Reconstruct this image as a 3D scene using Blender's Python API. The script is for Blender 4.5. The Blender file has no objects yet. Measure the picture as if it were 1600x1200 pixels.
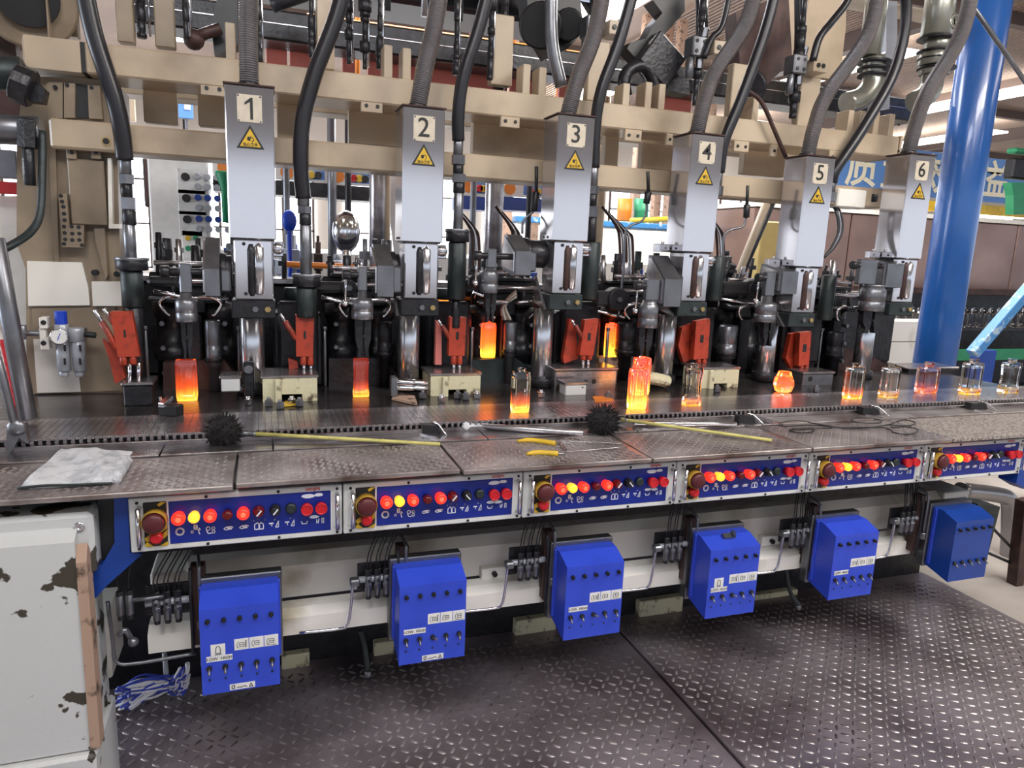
import bpy, math, random
from mathutils import Vector, Matrix
random.seed(7)
S = bpy.context.scene
COL = S.collection
# ---------------- camera ----------------
FPX = 1117.1
_y, _p, _r = 0.33897, -0.18678, 0.04088
_f = Vector((math.sin(_y)*math.cos(_p), math.cos(_y)*math.cos(_p), math.sin(_p)))
_r0 = Vector((math.cos(_y), -math.sin(_y), 0)); _u0 = _r0.cross(_f)
RT = _r0*math.cos(_r)+_u0*math.sin(_r); UP = _u0*math.cos(_r)-_r0*math.sin(_r); FW = _f
CAM = Vector((0, 0, 1.62))
cd = bpy.data.cameras.new('camera'); cam = bpy.data.objects.new('camera', cd); COL.objects.link(cam)
cd.sensor_width = 36; cd.lens = FPX/1600*36; cd.clip_end = 200
cam.matrix_world = Matrix(((RT.x, UP.x, -FW.x, CAM.x), (RT.y, UP.y, -FW.y, CAM.y), (RT.z, UP.z, -FW.z, CAM.z), (0, 0, 0, 1)))
S.camera = cam
S.view_settings.view_transform = 'Standard'; S.view_settings.look = 'None'
S.view_settings.gamma = 1; S.view_settings.use_curve_mapping = False
S.view_settings.exposure = 0.28
# ---------------- world and lights ----------------
W = bpy.data.worlds.new('sky'); S.world = W; W.use_nodes = True
bg = W.node_tree.nodes['Background']; bg.inputs[0].default_value = (0.80, 0.88, 1.0, 1); bg.inputs[1].default_value = 1.2
def area(name, loc, aim, sx, sy, power, color=(1, 1, 1)):
    l = bpy.data.lights.new(name, 'AREA'); l.shape = 'RECTANGLE'; l.size = sx; l.size_y = sy; l.energy = power; l.color = color
    o = bpy.data.objects.new(name, l); COL.objects.link(o); o.location = loc
    o.rotation_euler = (Vector(aim)-Vector(loc)).to_track_quat('-Z', 'Y').to_euler(); return o
area('hall_fill', (0.2, -0.6, 4.0), (0.6, 2.4, 1.0), 2.4, 0.5, 55, (0.95, 0.96, 1.0))  # unseen area lights added over the aisle to light the machine fronts
area('hall_fill', (3.4, 0.0, 4.0), (3.2, 2.6, 1.0), 2.4, 0.5, 95, (1.0, 0.95, 0.9))
area('hall_fill', (0.6, 5.6, 4.0), (0.6, 4.9, 0.8), 3.0, 0.8, 170, (0.9, 0.93, 1.0))  # unseen area lights from here back, added to brighten the background
area('hall_fill', (4.6, 5.2, 4.0), (4.6, 5.0, 0.8), 3.0, 0.8, 170, (1.0, 0.96, 0.9))
area('hall_fill', (1.5, 8.0, 4.0), (1.5, 8.6, 0.8), 5.0, 1.0, 260, (0.95, 0.97, 1.0))
area('doorway_daylight', (-5.5, 3.6, 1.9), (1.0, 2.6, 1.2), 2.5, 1.8, 120, (0.80, 0.88, 1.0))
# ---------------- helpers ----------------
def _ray(x, y): return FW+RT*((x-800)/FPX)-UP*((y-600)/FPX)
def P(x, y, Y): d = _ray(x, y); return CAM+d*((Y-CAM.y)/d.y)          # where the line of sight meets the plane Y
def PZ(x, y, Z): d = _ray(x, y); return CAM+d*((Z-CAM.z)/d.z)
def V(*a): return Vector(a)

class MB:
    def __init__(s): s.v = []; s.f = []; s.sm = []
    def add(s, vs, fs, smooth=False):
        n = len(s.v); s.v += [Vector(p) for p in vs]
        for f in fs: s.f.append([n+i for i in f]); s.sm.append(smooth)
        return s
    def box(s, a, b, c=0.0):
        x0, x1 = sorted((a[0], b[0])); y0, y1 = sorted((a[1], b[1])); z0, z1 = sorted((a[2], b[2]))
        c = min(c, (x1-x0)*.45, (y1-y0)*.45, (z1-z0)*.45)
        return s.obox(V((x0+x1)/2, (y0+y1)/2, (z0+z1)/2), V((x1-x0)/2, 0, 0), V(0, (y1-y0)/2, 0), V(0, 0, (z1-z0)/2), c)
    def obox(s, o, ax, ay, az, c=0.0):
        if c <= 0:
            vs = [o+ax*i+ay*j+az*k for k in (-1, 1) for j in (-1, 1) for i in (-1, 1)]
            return s.add(vs, [(0, 2, 3, 1), (4, 5, 7, 6), (0, 1, 5, 4), (2, 6, 7, 3), (0, 4, 6, 2), (1, 3, 7, 5)])
        lx, ly, lz = ax.length, ay.length, az.length
        kx, ky, kz = 1-c/lx, 1-c/ly, 1-c/lz
        vs = []; idx = {}
        for i in (-1, 1):
            for j in (-1, 1):
                for k in (-1, 1):
                    for m, (a, b, d) in enumerate(((1, ky, kz), (kx, 1, kz), (kx, ky, 1))):
                        idx[(i, j, k, m)] = len(vs); vs.append(o+ax*i*a+ay*j*b+az*k*d)
        fs = []
        g = lambda *q: [idx[t] for t in q]
        for i in (-1, 1):
            fs.append(g((i, -1, -1, 0), (i, 1, -1, 0), (i, 1, 1, 0), (i, -1, 1, 0))[::i])
            fs.append(g((-1, i, -1, 1), (1, i, -1, 1), (1, i, 1, 1), (-1, i, 1, 1))[::-i])
            fs.append(g((-1, -1, i, 2), (1, -1, i, 2), (1, 1, i, 2), (-1, 1, i, 2))[::i])
        for i in (-1, 1):
            for j in (-1, 1):
                fs.append(g((i, j, -1, 0), (i, j, -1, 1), (i, j, 1, 1), (i, j, 1, 0))[::i*j])
                fs.append(g((i, -1, j, 0), (i, -1, j, 2), (i, 1, j, 2), (i, 1, j, 0))[::-i*j])
                fs.append(g((-1, i, j, 1), (-1, i, j, 2), (1, i, j, 2), (1, i, j, 1))[::i*j])
                for k in (-1, 1):
                    fs.append(g((i, j, k, 0), (i, j, k, 1), (i, j, k, 2))[::i*j*k])
        return s.add(vs, fs)
    def ring(s, o, ax, n, r, a0=0):
        ax = ax.normalized(); t = V(0, 0, 1) if abs(ax.z) < .9 else V(1, 0, 0)
        e = ax.cross(t).normalized(); g = ax.cross(e)
        return [o+(e*math.cos(a0+2*math.pi*i/n)+g*math.sin(a0+2*math.pi*i/n))*r for i in range(n)]
    def lathe(s, o, ax, prof, n=16, smooth=True, a0=0, cap=True):   # prof: (distance along axis, radius)
        ax = V(*ax).normalized(); o = V(*o); vs = []; fs = []
        for h, r in prof: vs += s.ring(o+ax*h, ax, n, max(r, 1e-5), a0)
        for j in range(len(prof)-1):
            for i in range(n):
                k = (i+1) % n; fs.append((j*n+i, j*n+k, (j+1)*n+k, (j+1)*n+i))
        s.add(vs, fs, smooth)
        if cap:
            b = len(s.v)-len(vs)
            s.f.append([b+i for i in range(n)][::-1]); s.sm.append(False)
            s.f.append([b+(len(prof)-1)*n+i for i in range(n)]); s.sm.append(False)
        return s
    def cyl(s, p0, p1, r0, r1=None, n=14, smooth=True, a0=0):
        p0, p1 = V(*p0), V(*p1); d = p1-p0; L = d.length; r1 = r0 if r1 is None else r1
        c = min(r0, r1, L/2)*.12
        return s.lathe(p0, d, [(0, r0-c), (c, r0), (L-c, r1), (L, r1-c)], n, smooth, a0)
    def hexn(s, p0, p1, r): return s.cyl(p0, p1, r, n=6, smooth=False)
    def tube(s, pts, r, n=10, seg=6, corr=0, spline=True, flat=False):
        pts = [V(*p) for p in pts]
        if spline and len(pts) > 2:
            q = [pts[0]*2-pts[1]]+pts+[pts[-1]*2-pts[-2]]; out = []
            for i in range(1, len(q)-2):
                for k in range(seg):
                    t = k/seg; a, b, c, d = q[i-1:i+3]
                    out.append(.5*((2*b)+(c-a)*t+(2*a-5*b+4*c-d)*t*t+(3*b-a-3*c+d)*t**3))
            out.append(pts[-1]); pts = out
        if corr:
            L = [0]
            for a, b in zip(pts, pts[1:]): L.append(L[-1]+(b-a).length)
            m = int(L[-1]/corr)*2; new = []; j = 0
            for k in range(m+1):
                d = L[-1]*k/m
                while j < len(L)-2 and L[j+1] < d: j += 1
                new.append(pts[j].lerp(pts[j+1], (d-L[j])/max(L[j+1]-L[j], 1e-9)))
            pts = new
        vs = []; fs = []; e = None
        for i, p in enumerate(pts):
            t = (pts[min(i+1, len(pts)-1)]-pts[max(i-1, 0)]).normalized()
            if e is None:
                e = t.cross(V(0, 0, 1) if abs(t.z) < .9 else V(0, 1, 0)).normalized()
            e = (e-t*e.dot(t)).normalized(); g = t.cross(e)
            rr = r(i/(len(pts)-1)) if callable(r) else r
            if corr: rr *= (1.0 if i % 2 else .90)
            vs += [p+(e*math.cos(2*math.pi*k/n)+g*math.sin(2*math.pi*k/n))*rr for k in range(n)]
        for j in range(len(pts)-1):
            for i in range(n):
                k = (i+1) % n; fs.append((j*n+i, j*n+k, (j+1)*n+k, (j+1)*n+i))
        s.add(vs, fs, not corr and not flat)
        b = len(s.v)-len(vs)
        s.f.append([b+i for i in range(n)][::-1]); s.sm.append(False)
        s.f.append([b+len(vs)-n+i for i in range(n)]); s.sm.append(False)
        return s
    def prism(s, poly, ext):
        poly = [V(*p) for p in poly]; ext = V(*ext); n = len(poly)
        nr = V(0, 0, 0)
        for i in range(n): nr += poly[i].cross(poly[(i+1) % n])
        if nr.dot(ext) > 0: poly = poly[::-1]
        vs = poly+[p+ext for p in poly]
        fs = [tuple(range(n)), tuple(range(2*n-1, n-1, -1))]
        for i in range(n): k = (i+1) % n; fs.append((i, n+i, n+k, k))
        return s.add(vs, fs)
    def ball(s, o, r, n=12, sq=(1, 1, 1)):
        o = V(*o); m = n//2; vs = []; fs = []
        for j in range(m+1):
            t = math.pi*j/m
            for i in range(n):
                a = 2*math.pi*i/n
                vs.append(o+V(r*sq[0]*math.sin(t)*math.cos(a), r*sq[1]*math.sin(t)*math.sin(a), r*sq[2]*math.cos(t)))
        for j in range(m):
            for i in range(n):
                k = (i+1) % n; fs.append((j*n+i, (j+1)*n+i, (j+1)*n+k, j*n+k))
        return s.add(vs, fs, True)
    # pixel-placed boxes at a real depth: front face on plane Y, d deep
    def pbox(s, x0, y0, x1, y1, Y, d, c=.004):
        a = P(x0, y0, Y); b = P(x1, y1, Y); return s.box((a.x, Y, a.z), (b.x, Y+d, b.z), c)
    def pprism(s, pts, Y, d): return s.prism([P(x, y, Y) for x, y in pts], (0, d, 0))
    def pcyl(s, x, y0, y1, Y, w, n=16):        # upright cylinder: pixel centre x at mid height, pixel width w
        m = P(x, (y0+y1)/2, Y); r = (P(x+w/2, (y0+y1)/2, Y)-P(x-w/2, (y0+y1)/2, Y)).length/2
        return s.cyl((m.x, Y, P(x, y1, Y).z), (m.x, Y, P(x, y0, Y).z), r, n=n)

CUBEMAP = {}
def worldloc(o):
    l = Vector((0, 0, 0))
    while o: l = l+o.location; o = o.parent
    return l
def obj(name, mb, m, parent=None, kind=None, label=None, local=False):
    off = Vector((0, 0, 0)) if (local or parent is None) else worldloc(parent)
    me = bpy.data.meshes.new(name); me.from_pydata([tuple(v-off) for v in mb.v], [], mb.f)
    me.polygons.foreach_set('use_smooth', mb.sm); me.update()
    if m: me.materials.append(m)
    o = bpy.data.objects.new(name, me); COL.objects.link(o); o.parent = parent
    if kind: o['kind'] = kind
    if label: o['label'] = label
    return o
def thing(name, label, cat, loc=(0, 0, 0), group=None, kind=None):
    o = bpy.data.objects.new(name, None); COL.objects.link(o); o.location = loc; o.empty_display_size = .05
    if label: o['label'] = label
    if cat: o['category'] = cat
    if group: o['group'] = group
    if kind: o['kind'] = kind
    return o
def single(name, mb, m, label, cat, loc=None, group=None):
    if loc is None:
        n = len(mb.v); loc = sum(mb.v, Vector())/n; loc.z = min(v.z for v in mb.v)
    loc = Vector(loc); me_mb = MB(); me_mb.v = [v-loc for v in mb.v]; me_mb.f = mb.f; me_mb.sm = mb.sm
    o = obj(name, me_mb, m, None); o.location = loc; o['label'] = label; o['category'] = cat
    if group: o['group'] = group
    return o
def copy_tree(o, parent=None, loc=None, label=None):
    c = o.copy(); COL.objects.link(c)
    if parent: c.parent = parent
    if loc is not None: c.location = loc
    if label: c['label'] = label
    for ch in [x for x in o.children]: copy_tree(ch, c)
    return c
_TX = {}
def text_mb(s, size, o, m_o=None, depth=0.0008, font_bold=0.0):
    """flat lettering facing -Y, centred on o"""
    key = s
    if key not in _TX:
        cu = bpy.data.curves.new('t', 'FONT'); cu.body = s; cu.align_x = 'CENTER'; cu.align_y = 'CENTER'; cu.size = 1; cu.resolution_u = 3
        cu.offset = font_bold
        to = bpy.data.objects.new('t', cu); COL.objects.link(to); bpy.context.view_layer.update()
        me = bpy.data.meshes.new_from_object(to); _TX[key] = ([v.co.copy() for v in me.vertices], [tuple(p.vertices) for p in me.polygons])
        bpy.data.objects.remove(to); bpy.data.meshes.remove(me)
    vs, fs = _TX[key]; o = V(*o); mb = m_o or MB()
    mb.add([o+V(v.x*size, -depth, v.y*size) for v in vs], fs); return mb

# ---------------- materials ----------------
def mat(name, col, rough=.5, metal=0., var=.12, vs=8., col2=None, bump=0., bs=60., emit=None, es=0., spec=.5, thr=None, coat=0.):
    m = bpy.data.materials.new(name); m.use_nodes = True; nt = m.node_tree; b = nt.nodes['Principled BSDF']
    b.inputs['Roughness'].default_value = rough; b.inputs['Metallic'].default_value = metal
    b.inputs['Specular IOR Level'].default_value = spec; b.inputs['Coat Weight'].default_value = coat
    tc = nt.nodes.new('ShaderNodeTexCoord'); nz = nt.nodes.new('ShaderNodeTexNoise'); nz.inputs['Scale'].default_value = vs; nz.inputs['Detail'].default_value = 5
    nt.links.new(tc.outputs['Object'], nz.inputs['Vector'])
    mx = nt.nodes.new('ShaderNodeMix'); mx.data_type = 'RGBA'
    c2 = col2 or tuple(max(0, c*(1-var*3)) for c in col)
    mx.inputs['A'].default_value = (*col, 1); mx.inputs['B'].default_value = (*c2, 1)
    rp = nt.nodes.new('ShaderNodeMapRange'); lo, hi = thr or (.42, .75)
    rp.inputs['From Min'].default_value = lo; rp.inputs['From Max'].default_value = hi
    nt.links.new(nz.outputs['Fac'], rp.inputs['Value']); nt.links.new(rp.outputs['Result'], mx.inputs['Factor'])
    nt.links.new(mx.outputs['Result'], b.inputs['Base Color'])
    if bump:
        n2 = nt.nodes.new('ShaderNodeTexNoise'); n2.inputs['Scale'].default_value = bs; n2.inputs['Detail'].default_value = 3
        nt.links.new(tc.outputs['Object'], n2.inputs['Vector'])
        bp = nt.nodes.new('ShaderNodeBump'); bp.inputs['Strength'].default_value = bump; bp.inputs['Distance'].default_value = .01
        nt.links.new(n2.outputs['Fac'], bp.inputs['Height']); nt.links.new(bp.outputs['Normal'], b.inputs['Normal'])
    if emit:
        b.inputs['Emission Color'].default_value = (*emit, 1); b.inputs['Emission Strength'].default_value = es
    return m
M = {}
def mk(k, *a, **kw): M[k] = mat(k, *a, **kw)
mk('cream', (.50, .40, .285), .36, var=.07, vs=3.5, col2=(.27, .20, .135), thr=(.46, .8))
mk('cream_dirt_shade', (.30, .235, .165), .42, vs=4, col2=(.13, .095, .065), thr=(.42, .75), bump=.08, bs=20)  # darkened cream: dirt mottling plus the weaker light at far left
mk('cream_pale', (.80, .77, .71), .35, var=.05, vs=4, col2=(.36, .30, .2), thr=(.58, .8))
mk('cream_dirty', (.60, .56, .38), .5, vs=22, col2=(.10, .07, .04), thr=(.55, .68), bump=.2)
mk('white_chip', (.55, .56, .56), .45, vs=10, col2=(.05, .042, .03), thr=(.575, .59), bump=.15, bs=20)
mk('rust_edge', (.40, .27, .20), .7, vs=20, col2=(.08, .05, .035), thr=(.55, .66))
mk('steel_sheet', (.55, .53, .55), .12, .82, vs=1.5, var=.03)
mk('steel_cast', (.215, .22, .24), .34, .8, vs=12, var=.1)
mk('steel_bright', (.75, .75, .78), .14, 1., vs=30, var=.05)
mk('steel_worn', (.46, .44, .45), .24, .9, vs=9, col2=(.18, .15, .16), thr=(.42, .72), bump=.05, bs=90)
mk('steel_satin', (.60, .60, .63), .20, .95, vs=6, var=.05)
mk('plate_floor', (.36, .315, .345), .31, .5, vs=2.2, col2=(.10, .075, .085), thr=(.36, .68), bump=.08, bs=60)
mk('slab', (.43, .39, .38), .30, .6, vs=5, col2=(.10, .068, .058), thr=(.38, .66), bump=.08, bs=70)
mk('lug_worn', (.64, .60, .61), .30, .75, vs=3, col2=(.17, .14, .15), thr=(.36, .68))
mk('deck', (.11, .10, .105), .22, .7, vs=6, col2=(.03, .022, .022), thr=(.4, .7), bump=.1, bs=40)
mk('slab_rough', (.42, .38, .35), .6, .35, vs=90, col2=(.16, .13, .12), thr=(.4, .62), bump=.8, bs=160)
mk('black', (.012, .012, .014), .42, 0, vs=14, var=.1, spec=.5)
mk('rubber', (.014, .013, .017), .33, 0, vs=10, var=.1)
mk('iron', (.024, .024, .029), .36, .35, vs=18, col2=(.008, .007, .008), bump=.25, bs=50)
mk('iron_green', (.028, .038, .040), .45, .3, vs=18, col2=(.015, .02, .02), bump=.2, bs=40)
mk('iron_brown', (.07, .035, .03), .5, .3, vs=12, col2=(.02, .012, .012), bump=.2, bs=40)
mk('conduit', (.34, .33, .34), .3, .8, vs=5, var=.1)
mk('blue_box', (.030, .070, .58), .36, vs=5, col2=(.020, .045, .42), thr=(.5, .8))
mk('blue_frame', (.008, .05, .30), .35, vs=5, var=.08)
mk('blue_panel', (.006, .022, .26), .3, vs=6, var=.08)
mk('panel_white', (.66, .67, .66), .35, vs=14, col2=(.40, .38, .33), thr=(.58, .8))
mk('white', (.78, .78, .76), .45, vs=20, var=.03)
mk('ink', (.01, .01, .01), .5, var=.02)
mk('print_white', (.75, .78, .85), .5, var=.02)
mk('print_red', (.55, .02, .03), .5, var=.02)
mk('plate_tan', (.60, .53, .42), .4, .1, vs=25, var=.06)
mk('yellow', (.66, .42, .025), .4, vs=20, var=.08)
mk('mustard', (.42, .31, .11), .5, var=.05)
mk('yellow_guard', (.45, .26, .03), .35, vs=20, var=.1)
mk('red_lit', (.6, .02, .01), .3, emit=(1, .028, .012), es=1.1)
mk('red_core', (.8, .1, .05), .3, emit=(1, .11, .05), es=1.25)
mk('yellow_lit', (.8, .4, .02), .3, emit=(1, .40, .03), es=1.4)
mk('red_dark', (.12, .004, .006), .25, var=.05)
mk('red_button', (.55, .012, .02), .28, var=.05)
mk('estop', (.09, .012, .016), .4, var=.05)
mk('red_arm', (.40, .042, .016), .45, vs=22, col2=(.16, .02, .01), thr=(.5, .7), bump=.15)
mk('pipe_olive', (.30, .30, .26), .28, .6, vs=8, var=.1)
mk('red_paint', (.90, .27, .23), .5, vs=3, var=.1)  # lightened red, sunlight on the far panels is put into the colour
mk('orange', (.75, .22, .02), .45, vs=6, var=.08)
mk('green', (.02, .26, .12), .4, var=.08)
mk('cloth', (.62, .63, .66), .95, vs=25, col2=(.30, .31, .34), thr=(.45, .75), bump=.7, bs=120)
mk('bristle', (.010, .008, .009), .9, vs=60, var=.2)
mk('bamboo', (.55, .50, .16), .4, vs=20, col2=(.30, .26, .08), thr=(.5, .8))
mk('blue_column', (.016, .10, .36), .26, vs=2, col2=(.012, .07, .26), coat=.3)
mk('blue_pale', (.05, .22, .50), .4, vs=14, col2=(.40, .50, .60), thr=(.56, .66))
mk('banner', (.10, .25, .60), .6, vs=1, var=.05)
mk('banner_text', (.85, .80, .62), .6, var=.03)
mk('oven', (.20, .125, .105), .3, .6, vs=1.2, col2=(.32, .21, .18), thr=(.4, .7))
mk('concrete', (.50, .455, .42), .8, vs=2, col2=(.33, .28, .25), thr=(.4, .75), bump=.1, bs=14)
mk('roof', (.40, .30, .245), .7, vs=.6, var=.1)
mk('roof_steel', (.16, .115, .10), .6, vs=1, var=.1)
mk('wall', (.62, .56, .50), .8, vs=.5, var=.06)
mk('skylight', (.9, .9, .9), .5, emit=(1, .97, .90), es=6.0, var=.0)
mk('window_pane', (.9, .9, .9), .3, emit=(.86, .92, 1), es=4.0, var=.0)
mk('bread', (.55, .40, .30), .8, vs=20, var=.1)
mk('mop_blue', (.05, .08, .50), .9, vs=20, var=.1)
mk('mop_white', (.80, .80, .86), .9, vs=20, var=.1)
mk('plastic_blue', (.008, .05, .50), .35, var=.06)
mk('bowl_grey', (.36, .38, .42), .3, .2, vs=10, var=.05)
mk('brass', (.55, .40, .18), .3, .9, var=.05)
def light_panel(k, col, es):
    m = bpy.data.materials.new(k); m.use_nodes = True; nt = m.node_tree; b = nt.nodes['Principled BSDF']
    b.inputs['Base Color'].default_value = (*col, 1); b.inputs['Emission Color'].default_value = (*col, 1); b.inputs['Emission Strength'].default_value = es; M[k] = m
def glass(k, warm, base, zlo, zhi, top=0.):
    """hot glass: clear body whose own glow fades with height above its base"""
    m = bpy.data.materials.new(k); m.use_nodes = True; nt = m.node_tree; b = nt.nodes['Principled BSDF']
    b.inputs['Base Color'].default_value = (1, .96, .93, 1); b.inputs['Transmission Weight'].default_value = 1; b.inputs['Roughness'].default_value = .03; b.inputs['IOR'].default_value = 1.48
    tc = nt.nodes.new('ShaderNodeTexCoord'); sp = nt.nodes.new('ShaderNodeSeparateXYZ'); nt.links.new(tc.outputs['Object'], sp.inputs[0])
    nz = nt.nodes.new('ShaderNodeTexNoise'); nz.inputs['Scale'].default_value = 45
    mp = nt.nodes.new('ShaderNodeMapping'); mp.inputs['Scale'].default_value = (1, 1, .15); nt.links.new(tc.outputs['Object'], mp.inputs[0]); nt.links.new(mp.outputs[0], nz.inputs['Vector'])
    ad = nt.nodes.new('ShaderNodeMath'); ad.operation = 'MULTIPLY_ADD'; ad.inputs[1].default_value = -.05; nt.links.new(nz.outputs['Fac'], ad.inputs[0]); nt.links.new(sp.outputs['Z'], ad.inputs[2])
    mr = nt.nodes.new('ShaderNodeMapRange'); mr.inputs['From Min'].default_value = zlo-.025; mr.inputs['From Max'].default_value = zhi-.025; nt.links.new(ad.outputs[0], mr.inputs['Value'])
    cr = nt.nodes.new('ShaderNodeValToRGB'); e = cr.color_ramp.elements
    b0 = max(base, top); b1 = max(base*.45, top)
    e[0].position = 0; e[0].color = (b0, .34*warm*b0, .03*b0, 1); e[1].position = 1; e[1].color = (top, .045*top, .01*top, 1)
    q = cr.color_ramp.elements.new(.4); q.color = (b1, .09*warm*b1, .012*b1, 1)
    nt.links.new(mr.outputs[0], cr.inputs[0]); nt.links.new(cr.outputs[0], b.inputs['Emission Color']); b.inputs['Emission Strength'].default_value = 1.0
    M[k] = m; return m

def clear_glass(k, tint=(1, .98, .96)):
    m = bpy.data.materials.new(k); m.use_nodes = True; b = m.node_tree.nodes['Principled BSDF']
    b.inputs['Base Color'].default_value = (*tint, 1); b.inputs['Transmission Weight'].default_value = 1; b.inputs['Roughness'].default_value = .02; b.inputs['IOR'].default_value = 1.48; M[k] = m
clear_glass('clear_glass'); clear_glass('clear_inner')
# ================= setting =================
obj('floor', MB().box((-34, -34, -.32), (30, 24, -.12)), M['concrete'], kind='structure')
plat = thing('floor_platform', None, None, (0, 0, 0), kind='structure')
def lugs(x0, x1, y0, y1, z, pitch, L, w, h, keep=None):
    mb = MB(); ny = int((y1-y0)/pitch); nx = int((x1-x0)/pitch)
    for j in range(ny):
        for i in range(nx):
            cx = x0+(i+.5)*pitch; cy = y0+(j+.5)*pitch
            if keep and not keep(cx, cy): continue
            a = math.radians(45 if (i+j) % 2 else -45)+.12
            e = V(math.cos(a), math.sin(a), 0); g = V(-e.y, e.x, 0); o = V(cx, cy, z)
            pts = [o-e*L, o-e*L*.5-g*w*.8, o+e*L*.5-g*w*.8, o+e*L, o+e*L*.5+g*w*.8, o-e*L*.5+g*w*.8, o-e*L*.55+V(0, 0, h), o+e*L*.55+V(0, 0, h)]
            mb.add(pts, [(0, 1, 6), (1, 2, 7, 6), (2, 3, 7), (3, 4, 7), (4, 5, 6, 7), (5, 0, 6)], True)
    return mb
for k, (x0, x1) in enumerate(((-1.2, 1.434), (1.446, 3.32))):
    t = obj('tread_plate', MB().box((x0, -.4, -.03), (x1, 2.66, 0), .003), M['plate_floor'], plat)
    obj('tread_lug', lugs(x0+.01, x1-.01, .75, 2.62, -.0005, .0375, .0185, .0068, .0050, lambda x, y: x > -.55), M['lug_worn'], t, kind='stuff')
# dark undercroft behind the platform
obj('machine_bed', MB().box((-.62, 2.66, -.12), (3.3, 3.9, .98)), M['iron'], kind='structure')
# hall: roof with skylight strips, rafters, columns and back wall
roof = obj('ceiling', MB().box((-24, -23, 4.6), (24, 20, 4.7)), M['roof'], kind='structure')
for i in range(11):
    x = -20+i*3.9
    obj('rafter', MB().box((x, -23, 4.34), (x+.16, 20, 4.6)), M['roof_steel'], roof)
for i in range(11):
    y = -20+i*3.8
    obj('purlin', MB().box((-24, y, 4.42), (24, y+.12, 4.6)), M['roof_steel'], roof)
mb = MB()
for i in range(260):
    x = 5+i*.07; mb.box((x, 4, 4.56), (x+.03, 19.9, 4.6))
obj('corrugation', mb, M['roof'], roof, kind='stuff')
for x, y, w, l in ((10.8, 8.2, .55, 2.6), (7.6, 7.6, .5, 2.2), (13.6, 11.0, .6, 3.0), (3.4, 6.6, .6, 2.2), (16.4, 14, .7, 3), (9.2, 12.6, .6, 2.4), (-1.5, 7.6, .6, 3), (5.2, 10.5, .6, 3),
                   (12.9, 7.0, .4, 1.6), (-1, -2, .6, 3), (4, -2, .6, 3), (1.5, -5, .6, 3), (-6, 2, .6, 3), (8, 0, .6, 3), (19, 12, .6, 3), (-6, -6, .6, 3), (7, -6, .6, 3)):
    obj('skylight', MB().box((x, y, 4.30), (x+w, y+l, 4.33)), M['skylight'], roof)
wb = obj('wall_back', MB().box((-14, 15, -.12), (24, 15.2, 4.6)), M['wall'], kind='structure')
for i in range(9):
    x = -10+i*2.9; w = obj('window', MB().box((x, 14.93, 1.0), (x+2.3, 15, 3.4)), M['window_pane'], wb)
    mb = MB()
    for j in range(5): mb.box((x+j*.5675-.015, 14.90, 1.0), (x+j*.5675+.03, 14.94, 3.4))
    for j in range(4): mb.box((x, 14.90, 1.0+j*.79), (x+2.3, 14.94, 1.03+j*.79))
    obj('window_bars', mb, M['roof_steel'], wb)
# ================= table top: tread slabs, strip, conveyor =================
ZT = .972
JX = [-1.15, -.083, .545, 1.181, 1.823, 2.49, 3.42]
SL = ['grimy tread plate slab at the left end with the towel on it', 'tread plate slab above panel one and two, second from the left', 'tread plate slab under the yellow handled tongs',
      'tread plate slab under the bamboo handle of the second brush', 'tread plate slab under the looped wire tongs', 'rough granular slab at the right end of the table']
for k in range(6):
    x0, x1 = JX[k]+.0035, JX[k+1]-.0035
    y0 = 1.95 if k != 1 else 1.965
    t = thing('table_slab', SL[k], 'slab', (x0, y0, ZT-.014))
    obj('plate', MB().box((x0, y0, ZT-.014), (x1, 2.262, ZT), .002), M['slab_rough' if k == 5 else 'slab'], t)
    if k < 5: obj('tread_lug', lugs(x0+.008, x1-.004, y0+.006, 2.255, ZT-.0005, .0215, .0128, .0042, .0036, lambda x, y: x > -.75), M['lug_worn'], t, kind='stuff')
JY = [-1.15, -.30, .02, .72, 1.30, 1.95, 2.62, 4.3]
t = thing('trough_edge', 'smooth steel strip between the tread slabs and the conveyor', 'edging', (0, 2.265, ZT))
for a, b in zip(JY, JY[1:]): obj('strip', MB().box((a+.002, 2.265, ZT-.010), (b-.002, 2.372, ZT+.006), .002), M['steel_worn' if a < 1.9 else 'slab'], t)
obj('support_rail', MB().box((-1.15, 2.2, ZT-.06), (3.42, 2.37, ZT-.0145)), M['iron'], t)
# conveyor
ZC = 1.01
cv = thing('conveyor', 'long slatted steel conveyor carrying the glass bottles', 'conveyor', (0, 2.39, ZC))
obj('bed', MB().box((-1.3, 2.40, ZC-.07), (4.9, 2.66, ZC-.012)), M['iron'], cv)
obj('guide_rail', MB().box((-1.3, 2.374, ZC-.05), (4.9, 2.386, ZC-.018), .002), M['steel_worn'], cv)
sb = MB()
sb.box((.0003, 2.392, ZC-.008), (.0210, 2.655, ZC), .0006)
sb.box((.003, 2.384, ZC-.020), (.0135, 2.394, ZC-.003), .001)
sb.cyl((.0075, 2.379, ZC-.011), (.0075, 2.386, ZC-.011), .0045, n=8)
base = obj('belt_slat', sb, M['steel_worn'], cv, local=True)
slot0 = Vector(cv.location)
for v in base.data.vertices: v.co -= slot0
PITCH = .0213
base.location = (-1.28, 0, 0)
for i in range(1, 286):
    c = base.copy(); COL.objects.link(c); c.location = (-1.28+i*PITCH, 0, 0); c.parent = cv
# dead plate and deck behind the conveyor
dk = obj('trim_1', MB().box((-1.3, 2.66, ZC-.05), (3.75, 3.75, ZC-.002), .002), M['deck'], kind='structure')

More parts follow.
